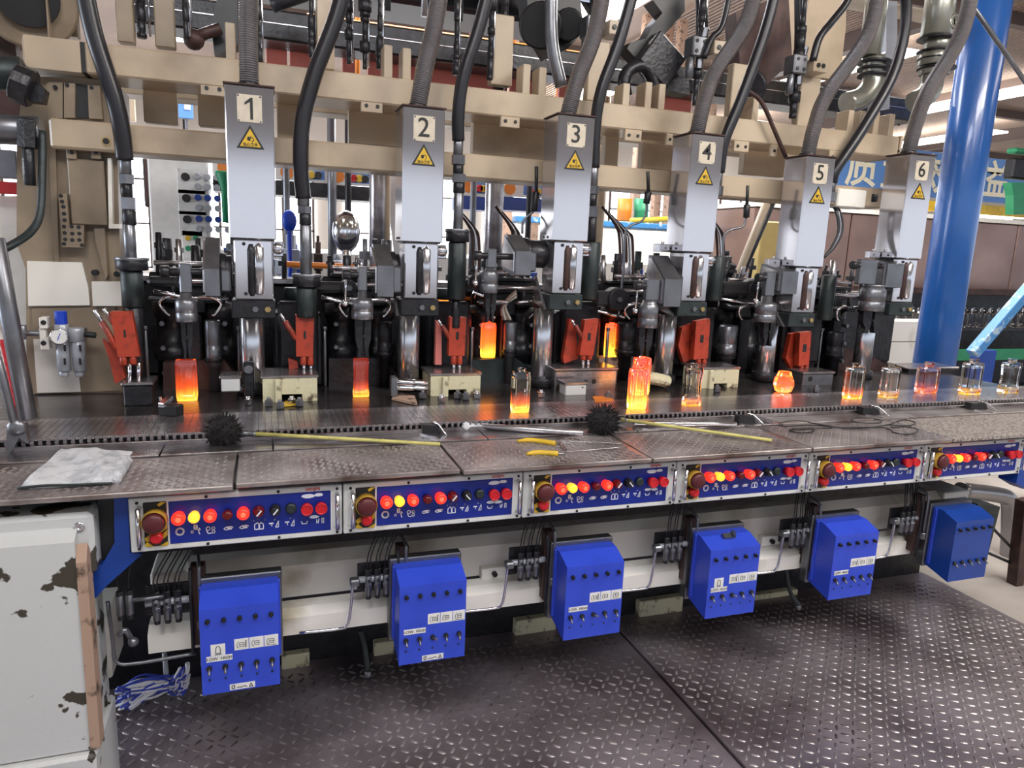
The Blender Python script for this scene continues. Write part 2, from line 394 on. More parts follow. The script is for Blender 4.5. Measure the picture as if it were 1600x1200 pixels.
# ================= control panels =================
PX0, PW, PZB, PH, PY = -.3467, .55085, .7872, .1507, 2.0
PLAB = ['control panel one, leftmost, beside the blue bracket', 'control panel two, second from the left', 'control panel three, third from the left in the row', 'control panel four, fourth from the left, lit red and yellow',
        'control panel five, under the looped wire tongs', 'control panel six, rightmost, under the granular slab']
def panel(k):
    X = PX0+k*PW; r = thing('control_panel', PLAB[k]+', white frame and blue face', 'control panel', (X, PY, PZB), 'control panels along the table')
    def u(a, b, y=0): return V(X+a, PY+y, PZB+b)
    obj('face_plate', MB().box(u(.002, 0), u(PW-.002, PH, .05), .003), M['panel_white'], r)
    bl = obj('blue_face', MB().box(u(.097, .016, -.002), u(.517, .136, .002), .0015), M['blue_panel'], r)
    for a in (.026, PW-.017):
        h = MB()
        h.tube([u(a, .025, 0), u(a, .025, -.022), u(a, .125, -.022), u(a, .125, 0)], .0062, n=8, spline=False)
        obj('handle', h, M['steel_bright'], r)
        obj('handle_recess', MB().box(u(a-.012, .022, -.001), u(a+.010, .128, .002), .001), M['panel_white'], r)
    for a, b in ((.022, .138), (.022, .010), (.19, .143), (.19, .008), (.375, .143), (.375, .008), (PW-.016, .140), (PW-.016, .009)):
        obj('screw', MB().cyl(u(a, b, -.003), u(a, b, .002), .0042, n=8), M['iron'], r)
    hz = obj('hazard_plate', MB().box(u(.036, .014, -.003), u(.092, .138, .002), .002), M['ink'], r)
    st = MB()
    for j in range(5):
        z = -.01+j*.034
        q = [(.0365, z), (.0365, z+.016), (.0915, z+.055), (.0915, z+.039)]
        q = [(a, min(max(b, .0145), .1375)) for a, b in q]
        if len(set(q)) == 4 and j in (0, 1, 4): st.prism([u(a, b, -.0045) for a, b in q], (0, .002, 0))
    st.prism([u(a, b, -.0045) for a, b in ((.075, .125), (.0915, .137), (.078, .137), (.070, .131))], (0, .002, 0)).prism([u(a, b, -.0045) for a, b in ((.0365, .016), (.046, .0145), (.058, .0145), (.0365, .034))], (0, .002, 0)).prism([u(a, b, -.0045) for a, b in ((.070, .0145), (.0915, .0145), (.0915, .026))], (0, .002, 0)).prism([u(a, b, -.0045) for a, b in ((.082, .034), (.0915, .044), (.0915, .060), (.078, .046))], (0, .002, 0))
    obj('stripe', st, M['yellow'], hz, kind='stuff')
    g = MB().lathe(u(.064, .091, -.003), (0, -1, 0), [(0, .031), (.030, .0305), (.031, .029), (.002, .028)], 20)
    obj('guard_ring', g, M['yellow_guard'], r)
    obj('emergency_button', MB().lathe(u(.064, .091, -.003), (0, -1, 0), [(0, .012), (.018, .012), (.026, .0265), (.038, .0265), (.044, .022), (.045, .005)], 20), M['estop'], r)
    obj('key_cap', MB().lathe(u(.066, .044, -.003), (0, -1, 0), [(0, .016), (.022, .016), (.026, .010)], 16), M['red_button'], r)
    # lamps
    for a, rr, m_, c_ in ((.122, .0175, 'red_lit', 'red_core'), (.160, .0145, 'yellow_lit', None), (.200, .0165, 'red_lit', 'red_core'), (.243, .0130, 'red_dark', None), (.283, .0165, 'red_lit', 'red_core')):
        z = .095
        l = obj('lamp', MB().lathe(u(a, z, -.002), (0, -1, 0), [(0, rr*.8), (.014, rr*.8), (.015, rr), (.028, rr), (.033, rr*.8), (.034, rr*.5)], 18), M[m_], r)
        if c_: obj('lens_centre', MB().lathe(u(a, z, -.0345), (0, -1, 0), [(0, rr*.5), (.003, rr*.35)], 14), M[c_], l)
    for a, an, m_ in ((.323, 40, 'red_dark'), (.366, 40 if k == 0 else -40, 'black')):
        kn = obj('selector_knob', MB().lathe(u(a, .094, -.002), (0, -1, 0), [(0, .015), (.012, .015), (.016, .0125), (.026, .012), (.028, .010)], 18), M[m_], r)
        e = V(math.sin(math.radians(an)), 0, math.cos(math.radians(an))); f = V(e.z, 0, -e.x)
        obj('pointer', MB().obox(u(a, .094, -.032)+e*.001, f*.0016, V(0, .002, 0), e*.0095), M['print_white'], kn)
    obj('black_button', MB().lathe(u(.408, .094, -.002), (0, -1, 0), [(0, .015), (.010, .015), (.012, .0135), (.014, .010)], 18), M['iron_green'], r)
    for a in (.450, .489):
        b = obj('push_button', MB().lathe(u(a, .093, -.002), (0, -1, 0), [(0, .013), (.012, .013), (.014, .0165), (.030, .0165), (.031, .0145), (.028, .0135)], 18), M['red_button'], r)
    # white legends
    s = MB()
    def ln(pts, w=.0011):
        for (a, b), (c, d) in zip(pts, pts[1:]):
            p, q = u(a, b, -.0026), u(c, d, -.0026); e = (q-p); L = e.length/2; e.normalize(); f = V(e.z, 0, -e.x)
            s.obox((p+q)/2, e*(L+w/2), V(0, .0006, 0), f*w)
    def circ(a, b, r_, w=.0011): ln([(a+r_*math.cos(t*math.pi/5), b+r_*math.sin(t*math.pi/5)) for t in range(11)], w)
    circ(.122, .050, .0095, .0022); circ(.152, .046, .003); ln([(.158, .064), (.164, .064), (.164, .054), (.158, .054), (.158, .064)], .002); ln([(.170, .056), (.168, .046), (.171, .038)]); ln([(.166, .050), (.173, .052)])
    circ(.192, .052, .005); circ(.205, .052, .004); circ(.205, .042, .004); ln([(.188, .046), (.192, .038), (.199, .038)])
    for a in (.232, .272): ln([(a, .048), (a+.006, .052), (a+.018, .053), (a+.023, .050)]); ln([(a, .047), (a+.004, .044), (a+.020, .046)]); ln([(a+.008, .049), (a+.018, .049)], .0018)
    ln([(.311, .038), (.311, .052), (.319, .058), (.322, .052), (.322, .038), (.311, .038)]); ln([(.324, .038), (.324, .052), (.327, .058), (.334, .052), (.334, .038), (.324, .038)])
    for a, b in ((.309, .063), (.321, .067), (.337, .064)): circ(a, b, .0008, .0012)
    for a in (.350, .392): ln([(a, .052), (a+.010, .052)], .0018); ln([(a+.006, .052), (a+.006, .044)]); ln([(a+.016, .040), (a+.024, .040), (a+.024, .058), (a+.016, .040)]); circ(a+.014, .062, .0012, .0010)
    ln([(.436, .050), (.438, .043), (.450, .043), (.452, .050)]); ln([(.478, .042), (.478, .052)]); ln([(.482, .042), (.484, .054)]); ln([(.492, .041), (.492, .055), (.497, .055), (.497, .041)])
    obj('legend', s, M['print_white'], r, kind='stuff')
    # worn-off patches of the blue film
    s = MB()
    for (a, b, w_, h_) in ((.455, .124, .020, .0065), (.484, .126, .014, .005), (.446, .062, .014, .005), (.470, .061, .014, .005)):
        if k == 0 and a < .45 and b < .1: continue
        s.prism([u(a+w_*math.cos(t*math.pi/5)*(.8+.35*random.random()), b+h_*math.sin(t*math.pi/5), -.0024) for t in range(10)], (0, .001, 0))
    obj('worn_patch', s, M['print_white'], r, kind='stuff')
    obj('brand_lettering', text_mb('SANJIN', .0125, u(.468, .1435, -.0008), font_bold=.02), M['print_red'], r)
for k in range(6): panel(k)
# dark gap beam over the panels
single('apron_beam', MB().box((-.60, 2.02, .935), (3.42, 2.20, ZT-.015)), M['black'], 'long black beam under the front edge of the table slabs', 'beam', (-.3, 2.02, .935))
single('rear_apron', MB().box((-.55, 2.50, .62), (3.25, 2.56, .93)), M['iron_brown'], 'dark brown stained plate deep behind the control panels', 'plate', (-.3, 2.50, .62))

# ================= lower cream beams =================
def lbeam(name, x0, x1, Yf, zt, zb, lab, top=.03):
    mb = MB(); poly = [(x0, Yf, zb), (x0, Yf, zt), (x0, Yf+.035, zt+top), (x0, Yf+.085, zt+top), (x0, Yf+.085, zb)]
    mb.prism(poly, (x1-x0, 0, 0)); return mb
t = thing('air_rail', 'upper cream steel rail running behind the blue boxes', 'rail', (-.33, 2.25, .48))
obj('tube', lbeam('', -.235, 2.86, 2.25, .592, .483, ''), M['cream_pale'], t)
obj('end_block', MB().box((-.345, 2.27, .47), (-.237, 2.44, .60), .006), M['cream_pale'], t)
obj('end_collar', MB().box((2.865, 2.245, .478), (3.02, 2.45, .625), .004), M['panel_white'], t)
t = thing('air_rail', 'lower cream steel rail close to the floor behind the blue boxes', 'rail', (-.35, 2.17, .40))
xs = [-.345, -.19, .43, .98, 1.53, 2.08, 2.60]
for a, b in zip(xs, xs[1:]): obj('tube', lbeam('', a+.003, b-.003, 2.15, .462, .405, '', .018), M['cream_pale'], t)
# lugs plates on the upper rail
for (x, y, lab) in ((772, 897, 'small cream bracket with a bolt between the second and third blue boxes'), (1205, 846, 'small cream bracket with a bolt beside the fourth blue box')):
    p = P(x, y, 2.22); t = thing('rail_bracket', lab, 'bracket', p)
    obj('block', MB().box((p.x-.045, 2.22, p.z-.018), (p.x+.045, 2.26, p.z+.022), .002), M['cream_pale'], t)
    obj('bolt', MB().hexn((p.x, 2.205, p.z+.003), (p.x, 2.225, p.z+.003), .010), M['iron'], t)

# ================= blue valve boxes =================
BLAB = ['blue switch box under panel one, leftmost, low by the mop', 'blue switch box under control panel two, second from the left', 'blue switch box at the floor seam, third from the left',
        'blue switch box with a small clip on its sloping top, fourth from the left', 'blue switch box fifth from the left, under control panel five', 'blue box at the right end of the rails, darkened in colour for shade']
BOFF = [0, .0045, .0013, -.0004, -.0015, 0]
def bluebox(k):
    X = -.1862+k*PW+BOFF[k]; Y = 1.986; w = .2087; zt, zb = .607, .3477
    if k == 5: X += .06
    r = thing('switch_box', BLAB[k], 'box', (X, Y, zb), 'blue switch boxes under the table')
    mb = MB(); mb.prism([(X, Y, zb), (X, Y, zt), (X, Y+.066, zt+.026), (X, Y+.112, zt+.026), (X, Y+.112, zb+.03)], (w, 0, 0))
    obj('body', mb, M['blue_box' if k < 5 else 'blue_frame'], r)  # last box takes a darker blue that stands in for shade there
    obj('back_frame', MB().box((X-.012, Y+.113, zb+.02), (X+w+.012, Y+.15, zt+.040), .003), M['steel_cast'], r)
    obj('flange', MB().box((X-.006, Y+.090, zb+.04), (X+w+.006, Y+.104, zt+.024), .002), M['blue_box'], r)
    for i in range(5):
        x = X+w*(.10+i*.20)
        kb = obj('valve_screw', MB().cyl((x, Y, zt-.034), (x, Y-.010, zt-.034), .0068, n=10).cyl((x, Y-.010, zt-.034), (x, Y-.016, zt-.034), .0035, n=8), M['black'], r)
        o = obj('toggle_switch', MB().cyl((x, Y, zb+.082), (x, Y-.008, zb+.082), .0078, n=10), M['black'], r)
        q = V(.010, -.014, .0) if (i == 2 and k in (1, 2, 3)) else V(0, -.014, -.012)
        obj('lever', MB().cyl((x, Y-.006, zb+.082), (x+q.x, Y-.006+q.y, zb+.082+q.z), .0026, .0036, n=8), M['steel_cast'], o)
        if k < 5: obj('pilot_dot', MB().cyl((x, Y+.001, zb+.045), (x, Y-.002, zb+.045), .0032, n=8), M['iron_green'], r)
    if k == 5: return
    def sticker(a, b, c, d, m_='white'):
        return obj('sticker', MB().box((X+a, Y-.0008, zb+b), (X+c, Y+.0005, zb+d)), M[m_], r)
    def icon(par, a, b, f):
        s = MB()
        def ln(pts, w=.0006):
            for p, q in zip(pts, pts[1:]):
                p = V(X+a+p[0], Y-.0011, zb+b+p[1]); q = V(X+a+q[0], Y-.0011, zb+b+q[1]); e = q-p; L = e.length/2; e.normalize(); g = V(e.z, 0, -e.x)
                s.obox((p+q)/2, e*L, V(0, .0004, 0), g*w)
        f(ln); obj('symbol', s, M['ink'], par)
    for j in range(3):
        st = sticker(.088+j*.040, .126, .126+j*.040, .160, 'white')
        def f(ln, j=j):
            ln([(.012, .006), (.007, .010), (.007, .020), (.012, .025)]); ln([(.014, .010), (.026, .010), (.026, .022), (.014, .022), (.014, .010)]); ln([(.014, .016), (.026, .016)])
            if j == 0: ln([(.030, .006), (.031, .028)], .0013)
            if j == 2: ln([(.006, .004), (.032, .003)])
        icon(st, .088+j*.040, .126, f)
    st = sticker(.014, .100, .082, .117)
    obj('lettering', text_mb('LOW  HIGH', .0125, (X+.048, Y-.0009, zb+.1085), font_bold=.01), M['ink'], st)
    if k in (0, 3):
        st = sticker(.026, .118, .064, .152)
        icon(st, .026, .118, lambda ln: (ln([(.013, .006), (.013, .020), (.016, .027), (.022, .027), (.025, .020), (.025, .006), (.013, .006)], .0009), ln([(.010, .003), (.028, .003)])))
    if k in (0, 1):
        st = sticker(.072, .004, .140, .022)
        icon(st, .072, .004, lambda ln: (ln([(.006, .004), (.006, .013), (.013, .014), (.013, .004), (.006, .004)], .001), ln([(.019, .005), (.025, .007), (.032, .005), (.038, .009), (.046, .006)], .001), ln([(.052, .004), (.057, .014), (.062, .004), (.052, .004)], .0009)))
    if k == 3:
        obj('clip', MB().obox(V(X+.105, Y+.05, zt+.026), V(.024, 0, 0), V(0, .010, .004), V(0, -.0015, .004)).obox(V(X+.125, Y+.05, zt+.036), V(.006, .014, 0), V(.003, -.006, 0), V(0, 0, .004)), M['steel_cast'], r)
for k in range(6): bluebox(k)

# ================= valve manifolds with small pipes =================
def manifold(k, dx):
    X = -.278+dx; Z = .578; Y = 2.10
    labs = ['valve manifold left of the first blue box', 'valve manifold between the first and second blue boxes', 'valve manifold between the second and third blue boxes', 'valve manifold between the third and fourth blue boxes', 'valve manifold between the fourth and fifth blue boxes', 'valve manifold between the fifth box and the dark right-end box']
    r = thing('valve_manifold', labs[k]+', with thin bent pipes', 'valve manifold', (X, Y, Z), 'valve manifolds on the rails')
    obj('bracket', MB().box((X-.060, Y+.04, Z-.045), (X+.055, Y+.052, Z+.045), .002), M['iron'], r)
    obj('header', MB().cyl((X-.060, Y+.02, Z+.002), (X+.062, Y+.02, Z+.002), .0105, n=12), M['bowl_grey'], r)
    for i in range(3):
        x = X-.030+i*.028
        v = obj('valve', MB().cyl((x, Y+.01, Z-.048), (x, Y+.01, Z+.018), .0105, n=12).hexn((x, Y+.01, Z-.020), (x, Y+.01, Z-.008), .0125), M['steel_cast'], r)
        obj('fitting', MB().hexn((x, Y+.01, Z+.018), (x, Y+.01, Z+.040), .011).cyl((x, Y+.01, Z-.060), (x, Y+.01, Z-.047), .0085, n=8), M['black'], v)
        obj('sight_ring', MB().cyl((x, Y-.002, Z+.005), (x, Y-.006, Z+.005), .005, n=8), M['iron'], v)
        for j in range(2):
            xx = x-.004+j*.010
            obj('capillary', MB().tube([(xx, Y+.01, Z+.036), (xx, Y+.005, Z+.075), (xx+.012, Y+.02, Z+.105), (xx+.040, Y+.05, Z+.150), (xx+.05, Y+.08, Z+.19)], .0021, n=6, seg=4), M['iron'], r)
    obj('drain_pipe', MB().tube([(X+.062, Y+.015, Z+.10), (X+.062, Y, Z+.05), (X+.062, Y, Z-.11), (X+.062, Y, Z-.16)], .0052, n=8, seg=3), M['iron'], r)
    p = MB().tube([(X+.080, Y+.05, Z+.125), (X+.086, Y+.01, Z+.11), (X+.086, Y, Z+.08), (X+.086, Y, Z-.06)], .0052, n=8, seg=5)
    p.hexn((X+.086, Y, Z-.085), (X+.086, Y, Z-.058), .011)
    obj('riser_pipe', p, M['steel_cast'], r)
    obj('valve_foot', MB().box((X+.060, Y+.02, Z-.15), (X+.10, Y+.06, Z+.10), .003), M['iron_brown'], r)
    if k:
        L = .24
        obj('return_pipe', MB().tube([(X-.074, Y, Z+.012), (X-.080, Y, Z-.01), (X-.086, Y, Z-.08), (X-.096, Y, Z-.135), (X-.125, Y+.01, Z-.150), (X-L, Y+.02, Z-.152)], .0050, n=8, seg=5), M['steel_bright'], r)
        obj('elbow', MB().box((X-.088, Y-.01, Z-.006), (X-.058, Y+.02, Z+.016), .004), M['steel_cast'], r)
MX = [0, .601, 1.109, 1.671, 2.230, 2.786]
for k in range(6): manifold(k, MX[k])
# extra little valve pair at far left
t = thing('valve_pair', 'pair of small valves left of the first manifold', 'valve', P(195, 945, 2.1))
p0 = P(195, 945, 2.1)
for i in range(2):
    x = p0.x-.012+i*.024; v = obj('valve', MB().cyl((x, 2.1, p0.z-.03), (x, 2.1, p0.z+.03), .010, n=12), M['steel_cast'], t)
    obj('fitting', MB().cyl((x, 2.1, p0.z-.045), (x, 2.1, p0.z-.03), .008, n=8).hexn((x, 2.1, p0.z+.03), (x, 2.1, p0.z+.042), .009), M['black'], v)
obj('link_pipe', MB().tube([(p0.x+.012, 2.1, p0.z+.01), (p0.x+.10, 2.1, p0.z+.013)], .006), M['steel_cast'], t)
for i in range(2): obj('capillary', MB().tube([(p0.x-.012+i*.024, 2.1, p0.z+.04), (p0.x-.012+i*.03, 2.1, p0.z+.10), (p0.x+.01+i*.03, 2.15, p0.z+.19)], .0022, n=6), M['iron'], t)
# low pipe from rail at left
single('drain_pipe', MB().tube([P(168, 940, 2.12), P(176, 1000, 2.12), P(182, 1034, 2.12), P(215, 1036, 2.12), P(306, 1021, 2.12)], .0055, n=8), M['steel_cast'], 'thin grey pipe bending low from the left bracket to the first blue box', 'pipe')
# steps / kick plates glimpsed under the rails
for (x0, y0, x1, y1, lab) in ((440, 1020, 484, 1044, 'dusty cream floor block right of the first blue box'), (585, 1000, 616, 1028, 'dusty cream floor block left of the second blue box'),
                              (806, 965, 868, 995, 'worn floor block left of the third blue box'), (1000, 935, 1066, 962, 'worn floor block left of the fourth blue box'), (1180, 925, 1245, 945, 'worn cream floor block right of the fourth blue box')):
    single('floor_block', MB().pbox(x0, y0+6, x1, y1-2, 2.62, .04), M['cream_dirty'], lab, 'block')
for (pts, lab) in (([(563, 985), (570, 1010), (575, 1048)], 'small hose end hanging left of the second blue box'), ([(1225, 880), (1235, 925), (1248, 945)], 'small hose end hanging left of the fifth blue box')):
    a = [P(x, y, 2.3) for x, y in pts]; t = thing('hose_end', lab, 'hose', a[-1])
    obj('hose', MB().tube(a, .009, n=8), M['iron_green'], t); obj('nozzle', MB().cyl(a[-1], a[-1]-V(0, 0, .02), .012), M['steel_cast'], t)
# ================= left cabinet and blue end brackets =================
t = thing('cabinet', 'chipped white metal cabinet at the bottom left corner', 'cabinet', (-.7, 1.9, -.1))
mb = MB()
mb.prism([(-1.1, 1.66, -.12), (-1.1, 1.66, .80), (-1.1, 1.72, .86), (-1.1, 2.3, .86), (-1.1, 2.3, -.12)], (.655, 0, 0))
mb = MB().prism([(-1.15, 1.94, .27), (-1.15, 1.94, .855), (-1.15, 1.99, .885), (-1.15, 2.2, .885), (-1.15, 2.2, .27)], (.690, 0, 0)); obj('body', mb, M['white_chip'], t)
obj('rusty_edge', MB().prism([(-.4595, 1.937, .272), (-.4595, 1.937, .80), (-.4595, 1.96, .842), (-.4595, 1.995, .80), (-.4595, 1.985, .272)], (.024, 0, 0)), M['rust_edge'], t)
obj('plinth', MB().box((-1.15, 1.92, -.12), (-.445, 2.2, .265), .008), M['white_chip'], t)
obj('top_box', MB().box((-1.15, 1.98, .742), (-.425, 2.3, .915), .012), M['white_chip'], t)
for z in (.88, .775): obj('bolt', MB().lathe((-.455, 1.981, z), (0, -1, 0), [(0, .013), (.006, .013), (.006, .006), (.002, .005)], 14), M['steel_bright'], t)
for (x0, x1, lab, cat) in ((-.388, -.345, 'blue steel end bracket left of control panel one', 'bracket'),):
    mb = MB().pprism([(178, 778), (200, 777), (203, 863), (222, 866), (168, 914), (150, 934), (122, 937), (122, 892), (160, 882), (179, 848)], 2.02, .05)
    single('end_bracket', mb, M['blue_frame'], lab, cat)
single('shadow_plate', MB().box((-.425, 2.05, .70), (-.385, 2.09, .93)), M['black'], 'narrow black sheet for the shadow between the white cabinet and the blue bracket', 'plate')  # black sheet placed as the shadow in this gap
t = thing('end_bracket', 'blue steel end bracket right of control panel six', 'bracket', (2.97, 2.02, .70))
obj('plate', MB().prism([(2.965, 2.01, .93), (3.42, 2.01, .93), (3.42, 2.01, .66), (3.05, 2.01, .70), (2.965, 2.01, .74)], (0, .08, 0)), M['blue_frame'], t)
# steel box segments at left under the rails
single('foot_block', MB().pbox(136, 965, 176, 1060, 2.3, .2, .006), M['cream_pale'], 'off-white foot block behind the cabinet edge', 'block')
single('clamp_lever', MB().tube([P(208, 1004, 2.12), P(196, 985, 2.1), P(185, 992, 2.1)], .008, n=8).ball(P(208, 1003, 2.1), .014), M['steel_cast'], 'small grey lever above the mop', 'lever')
# mop
c = P(240, 1082, 2.50); t = thing('mop', 'blue and white string mop lying under the rails at lower left', 'mop', c)
for nm, m_, off, n in (('white_strand', 'mop_white', 0, 80), ('blue_strand', 'mop_blue', 1, 60)):
    mb = MB(); random.seed(3+off)
    for i in range(n):
        a = random.uniform(-.5, 1); s_ = P(262+random.uniform(-12, 26), 1066+random.uniform(-10, 8), 2.52)
        if i % 3:
            e = P(182+random.uniform(-4, 26), 1074+random.uniform(0, 36), 2.49-random.uniform(0, .05)); m = (s_+e)/2+V(0, -.01, random.uniform(-.01, .035))
        else:
            e = P(290+random.uniform(-10, 6), 1042+random.uniform(0, 34), 2.50); m = (s_+e)/2+V(0, -.02, random.uniform(-.03, .012))
        mb.tube([s_, m, e], .0044, n=5, seg=5)
    obj(nm, mb, M[m_], t, kind='stuff')
obj('mop_handle', MB().cyl(P(262, 1075, 2.50), P(257, 1020, 2.54), .010, .008), M['bowl_grey'], t)
obj('tassel', MB().tube([P(280, 1080, 2.51), P(292, 1050, 2.50), P(293, 1036, 2.50)], .008, n=6), M['mop_white'], t)

# ================= things lying on the table =================
# towel
t = thing('towel', 'grey white terry towel folded on the left tread plate', 'towel', PZ(120, 740, ZT))
A, B, C_, D = PZ(28, 766, ZT), PZ(92, 707, ZT), PZ(209, 710, ZT), PZ(176, 758, ZT)
def sheet(A, B, C_, D, h, n=22, seed=1, amp=.005):
    random.seed(seed); mb = MB(); vs = []
    ph = [random.uniform(0, 6) for _ in range(6)]
    for j in range(n+1):
        for i in range(n+1):
            u, v = i/n, j/n; p = A.lerp(D, u).lerp(B.lerp(C_, u), v)
            z = h+amp*(math.sin(u*9+ph[0]+v*3)+math.sin(v*11+ph[1]-u*4)+.5*math.sin(u*23+v*17+ph[2]))*.5
            ex = .004*math.sin(u*15+ph[3]); ey = .004*math.sin(v*17+ph[4])
            ed = min(u, v, 1-u, 1-v)
            vs.append(p+V(ex, ey, z-(h*.55 if ed < .001 else 0)))
    fs = [(j*(n+1)+i, j*(n+1)+i+1, (j+1)*(n+1)+i+1, (j+1)*(n+1)+i) for j in range(n) for i in range(n)]
    mb.add(vs, fs, True)
    b = [V(p.x, p.y, ZT+.001) for p in vs]; mb.add(b, [f[::-1] for f in fs], True)
    N = (n+1)**2; e = []
    for i in range(n):
        mb.f += [[i+N, i+1+N, i+1, i], [i*(n+1), (i+1)*(n+1), (i+1)*(n+1)+N, i*(n+1)+N], [n*(n+1)+i, n*(n+1)+i+1, n*(n+1)+i+1+N, n*(n+1)+i+N], [(i+1)*(n+1)+n, i*(n+1)+n, i*(n+1)+n+N, (i+1)*(n+1)+n+N]]; mb.sm += [True]*4
    return mb
obj('cloth', sheet(A, B, C_, D, .017), M['cloth'], t)
A2, D2 = A.lerp(D, .52).lerp(B, .02), D
obj('turned_corner', sheet(PZ(140, 757, ZT), PZ(150, 735, ZT), PZ(206, 722, ZT), PZ(186, 755, ZT), .026, 14, 5, .006), M['cloth'], t)
hem = MB(); hem.tube([A+V(0, -.002, .006), A.lerp(D, .3)+V(0, -.004, .010), A.lerp(D, .6)+V(0, -.003, .007), D+V(0, -.003, .006)], .0035, n=6)
obj('hem', hem, M['iron_green'], t)
# swab brushes
def swab(hx, hy, rpx, h0, h1, lab, seed):
    c = PZ(hx, hy+rpx*.35, ZT+.03); t = thing('swab_brush', lab, 'brush', c)
    a, b = PZ(*h0, ZT+.030), PZ(*h1, ZT+.010)
    r = rpx/FPX*(c-CAM).dot(FW)
    random.seed(seed); mb = MB()
    mb.ball(c+V(0, 0, r*.25), r*.82, 14)
    for i in range(330):
        th = random.uniform(0, 2*math.pi); ph = math.acos(random.uniform(-.75, 1)); d = V(math.sin(ph)*math.cos(th), math.sin(ph)*math.sin(th), math.cos(ph))
        o = c+V(0, 0, r*.25)+d*r*.7; e = o+d*r*random.uniform(.3, .5)+V(random.uniform(-1, 1), random.uniform(-1, 1), random.uniform(-1, 1))*r*.1
        if e.z < ZT+.002: e.z = ZT+.002
        g = d.cross(V(.3, .5, .8)).normalized()*r*.05; k = d.cross(g)
        mb.add([o+g, o-g*.5+k, o-g*.5-k, e], [(0, 1, 3), (1, 2, 3), (2, 0, 3)])
    obj('bristle_head', mb, M['bristle'], t, kind='stuff')
    hb = MB(); L = (b-a).length; d = (b-a)/L; prof = [(0, .0065)]
    for q in (.3, .5, .7): prof += [(L*q-.004, .0060), (L*q, .0074), (L*q+.004, .0060)]
    prof.append((L, .0056)); obj('bamboo_handle', hb.lathe(a, d, prof, 10), M['bamboo'], t)
    obj('wire_binding', MB().tube([c+(a-c)*.6, a, a+d*.03], .0078, n=8), M['steel_cast'], t)
swab(350, 670, 29, (385, 677), (688, 694), 'black swab brush with bamboo handle on the left of the table', 11)
swab(942, 655, 28, (968, 655), (1206, 688), 'black swab brush with bamboo handle right of the steel bar', 12)
# steel bars
a, b = PZ(742, 665, ZT+.018), PZ(911, 677, ZT+.018); t = thing('steel_bar', 'round steel bar with taped white end on the table centre', 'bar', a)
obj('bar', MB().cyl(a, b, .0115), M['steel_satin'], t)
tp = PZ(728, 668, ZT+.016); mb = MB().cyl(tp-(b-a).normalized()*.012, a+(b-a).normalized()*.03, .016, .010, n=9, smooth=False); mb.ball(tp+V(0, 0, .004), .017, 8); obj('taped_end', mb, M['cloth'], t)
a, b = PZ(990, 661, ZT+.018), PZ(1150, 663, ZT+.018); t = thing('steel_tube', 'bright steel tube lying behind the second bamboo handle', 'tube', a)
obj('tube', MB().cyl(a, b, .0105), M['steel_bright'], t); obj('bore', MB().cyl(a-(b-a).normalized()*.001, a+(b-a).normalized()*.002, .006), M['black'], t)
# hinge stops at the table back
def stop(x, y, w, lab, flip=1):
    p = PZ(x, y, ZT); s_ = w*1.25; t = thing('hinged_stop', lab, 'stop', p, 'hinged stops along the table')
    mb = MB().prism([p+V(-s_, 0, 0), p+V(s_*.9, -.005, 0), p+V(s_*.5, -.005, .034), p+V(-s_, 0, .038)], (0, .030, 0)); obj('block', mb, M['black'], t)
    q = MB()
    for i in (0, 1): q.tube([p+V(s_*.2, .004+i*.016, .040), p+V(s_*.6, .0+i*.016, .038), p+V(s_*1.3, -.03+i*.016, .004)], .004, n=6, seg=4)
    obj('spring_leg', q, M['steel_bright'], t)
    obj('arm', MB().obox(p+V(-.02, -.035, .008), V(.022, -.028, 0), V(.004, .003, 0), V(0, 0, .003)), M['steel_worn'], t)
stop(676, 680, .026, 'small black hinged stop below the taped bar end')
stop(1168, 664, .034, 'black hinged stop at the end of the bright tube')
stop(1362, 650, .040, 'black hinged stop behind the looped wire tongs')
stop(1530, 642, .045, 'black hinged stop near the right end of the table')
t = thing('end_block', 'small bright and dark bent block on the belt at far left', 'block', PZ(262, 648, ZC))
p = PZ(268, 648, ZC); obj('block', MB().obox(p+V(0, 0, .018), V(.028, -.016, 0), V(.012, .022, 0), V(0, 0, .018), .003), M['black'], t)
obj('bright_top', MB().obox(p+V(-.016, .0, .047), V(.014, .018, .010), V(.010, -.008, 0), V(0, 0, .008), .002).obox(p+V(-.03, .02, .03), V(.004, 0, 0), V(0, .004, 0), V(-.006, 0, .03)), M['steel_bright'], t)
single('clamp_piece', MB().obox(PZ(1006, 654, ZT)+V(0, 0, .012), V(.05, -.02, 0), V(.01, .03, 0), V(0, 0, .012), .003), M['iron'], 'small dark clamp lying behind the second swab brush', 'clamp')
single('clamp_piece', MB().obox(PZ(1405, 634, ZT)+V(0, 0, .014), V(.05, -.005, 0), V(.0, .02, 0), V(0, 0, .014), .003), M['iron_brown'], 'dark clamp block beside the belt above the looped tongs', 'clamp')
# yellow handled tongs
t = thing('tongs', 'wire tongs with two yellow handle grips on the middle slab', 'tongs', PZ(870, 700, ZT))
for pts, nm in (([(808, 689), (832, 688), (868, 693)], 0), ([(823, 709), (842, 707), (872, 709)], 0)):
    q = [PZ(x, y, ZT+.006) for x, y in pts]; obj('grip', MB().tube(q, lambda u: .0045+.0045*min(1, u*3), n=8), M['yellow'], t)
for pts in ([(866, 693), (872, 687), (885, 702), (886, 706), (980, 698)], [(872, 709), (884, 706), (874, 689), (900, 690), (975, 693)]):
    obj('wire', MB().tube([PZ(x, y, ZT+.007) for x, y in pts], .0022, n=6), M['steel_worn'], t)
